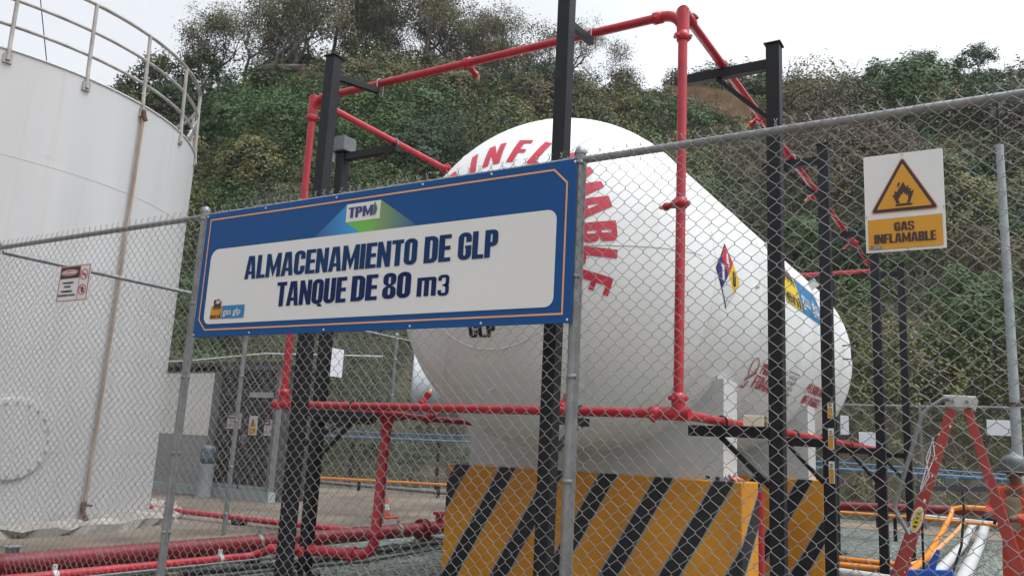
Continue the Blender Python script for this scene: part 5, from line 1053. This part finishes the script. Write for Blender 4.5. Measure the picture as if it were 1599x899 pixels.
# local: x image right, -y forward
HIPL, KN, AN = .11, .02, 0
def arm(s, wr, elb): return [('chest', (0, .01, 1.10), (.15, .10)), (None, (s * .19, .01, 1.185), .055), (None, elb, .043), (None, wr, .033)]
ER, WRr, EL, WL = (-.275, -.06, .97), (-.13, -.29, .955), (.275, -.05, .96), (.08, -.30, .93)
base = [('pelvis', (0, 0, .70), (.135, .10)), (None, (0, 0, .88), (.125, .095)), ('chest', (0, .01, 1.10), (.15, .10)), (None, (0, .0, 1.245), .052), (None, (0, -.025, 1.30), .048), (None, (0, -.045, 1.36), (.070, .082)), (None, (0, -.04, 1.43), (.074, .088)), (None, (0, -.03, 1.48), (.05, .06))]
legs = [[('pelvis', 0, 0), (None, (s * .10, 0, .62), .085), (None, (s * .115, -.02, .36), .058), (None, (s * .12, .02, .09), .040), (None, (s * .12, -.06, .035), .036), (None, (s * .125, -.15, .03), .03)] for s in (-1, 1)]
body = skin('body', [base] + [[('chest', 0, 0)] + arm(-1, WRr, ER)[1:], [('chest', 0, 0)] + arm(1, WL, EL)[1:]] + legs, SKIN, per, None, None)
cov = [[('pelvis', (0, 0, .70), (.15, .115)), (None, (0, 0, .88), (.140, .11)), ('chest', (0, .01, 1.10), (.165, .115)), (None, (0, .005, 1.215), (.085, .07))]] + [[('chest', 0, 0), (None, (s * .19, .01, 1.18), .070), (None, e, .060), (None, tuple(Vector(e).lerp(Vector(w_), .82)), .047)] for s, e, w_ in ((-1, ER, WRr), (1, EL, WL))] + [[('pelvis', 0, 0), (None, (s * .10, 0, .60), .100), (None, (s * .115, -.02, .36), .078), (None, (s * .12, .015, .10), .066)] for s in (-1, 1)]
skin('coverall', cov, COVER, per, None, None)
skin('vest', [[('a', (0, 0, .74), (.156, .122)), (None, (0, 0, .88), (.150, .119)), (None, (0, .008, 1.08), (.160, .125)), (None, (-.0, .008, 1.17), (.11, .10))]], VEST, per, None, None)
def plain(name, mb, M, parent=per):
    me = bpy.data.meshes.new(name); me.from_pydata([tuple(p) for p in mb.v], [], mb.f); me.materials.append(M); me.polygons.foreach_set('use_smooth', [True] * len(me.polygons)); o = bpy.data.objects.new(name, me); C.objects.link(o); o.parent = parent; return o
hm = MB(); hm.lathe([(.124, 0), (.128, .03), (.126, .08), (.112, .13), (.078, .165), (.035, .182), (.001, .186)], (0, -.035, 1.385), n=28); hl = plain('helmet', hm, HELM)
br = MB(); br.lathe([(.120, .0), (.142, -.008), (.140, -.014), (.120, -.008)], (0, -.050, 1.392), n=28); plain('brim', br, HELM, hl)
mb = MB(); mb.tube([(0, -.10, 1.552), (0, -.035, 1.573), (0, .04, 1.548)], .014, 8); plain('ridge', mb, HELM, hl)
for s in (-1, 1):
    mb = MB(); mb.lathe([(.001, -.012), (.014, -.006), (.014, .006), (.001, .012)], (s * .032, -.122, 1.395), n=10); plain('eye', mb, BLACK)
    mb = MB(); mb.lathe([(.001, -.014), (.028, -.008), (.03, .006), (.001, .012)], (s * .076, -.03, 1.38), 'X', n=12); plain('ear', mb, SKIN)
mb = MB(); mb.tube([(0, -.122, 1.395), (0, -.145, 1.36), (0, -.125, 1.35)], [.010, .016, .010], 8); plain('nose', mb, SKIN)
mb = MB(); mb.tube([(-.028, -.116, 1.322), (0, -.125, 1.32), (.028, -.116, 1.322)], .006, 6); plain('mouth', mb, mat('lips', (.10, .04, .035), .6))
mb = MB(); mb.tube([(x_, -.0, 1.24 + .0) for x_ in (0, 0)] and [(.075 * math.cos(a), .01 + .065 * math.sin(a), 1.235) for a in np.linspace(0, 6.0, 16)], .022, 8); plain('collar', mb, COVER)
for wr, el, s in ((WRr, ER, 1), (WL, EL, -1)):
    wv, d = Vector(wr), (Vector(wr) - Vector(el)).normalized(); sd_ = d.cross(EZ).normalized(); upv = sd_.cross(d)
    ch = [[('w', tuple(wv - d * .02), .028), ('p', tuple(wv + d * .05), (.036, .022))]]
    for i, (o_, L) in enumerate(((-.027, .060), (-.009, .070), (.009, .066), (.027, .052))): k0 = wv + d * .085 + sd_ * o_; ch.append([('p', 0, 0), (None, tuple(k0), .0105), (None, tuple(k0 + d * L * .5 - upv * .014), .0095), (None, tuple(k0 + d * L * .7 - upv * .045), .008)])
    ch.append([('w', 0, 0), (None, tuple(wv + d * .03 + sd_ * s * .038 - upv * .008), .011), (None, tuple(wv + d * .075 + sd_ * s * .042 - upv * .035), .0095)])
    skin('hand', ch, GLOVE, per, None, None)
for s in (-1, 1): mb = MB(); mb.tube([(s * .12, .06, .045), (s * .12, 0, .06), (s * .122, -.10, .045), (s * .125, -.17, .035)], [.04, .052, .048, .035], 12); mb.tube([(s * .12, .015, .05), (s * .12, .015, .14)], .05, 12); plain('boot', mb, RUBBER)
mb = MB(); mb.bar((-.10, -.385, .925), (.06, -.40, .915), .05, .022); o = plain('radio', mb, BLACK, None); o.name = 'black_tool'; o.matrix_world = Matrix.Translation((-.075, 10.0, G)) @ Matrix.Rotation(R(-34), 4, 'Z'); tag(o, 'small black hand tool held in both hands of the person in orange', 'tool')

# ------------------------------------------------------------------ thin haze in the air
hm_ = bpy.data.materials.new('haze_air'); hm_.use_nodes = True; t = hm_.node_tree; t.nodes.remove(t.nodes['Principled BSDF']); pv = t.nodes.new('ShaderNodeVolumePrincipled')
pv.inputs['Color'].default_value = (.88, .91, .95, 1); pv.inputs['Density'].default_value = .0004; pv.inputs['Anisotropy'].default_value = .2
t.links.new(pv.outputs[0], t.nodes['Material Output'].inputs['Volume'])
mb = MB(); mb.box(-410, 410, -210, 510, -1.5, 52); tag(mb.build('haze', hm_), kind='stuff')
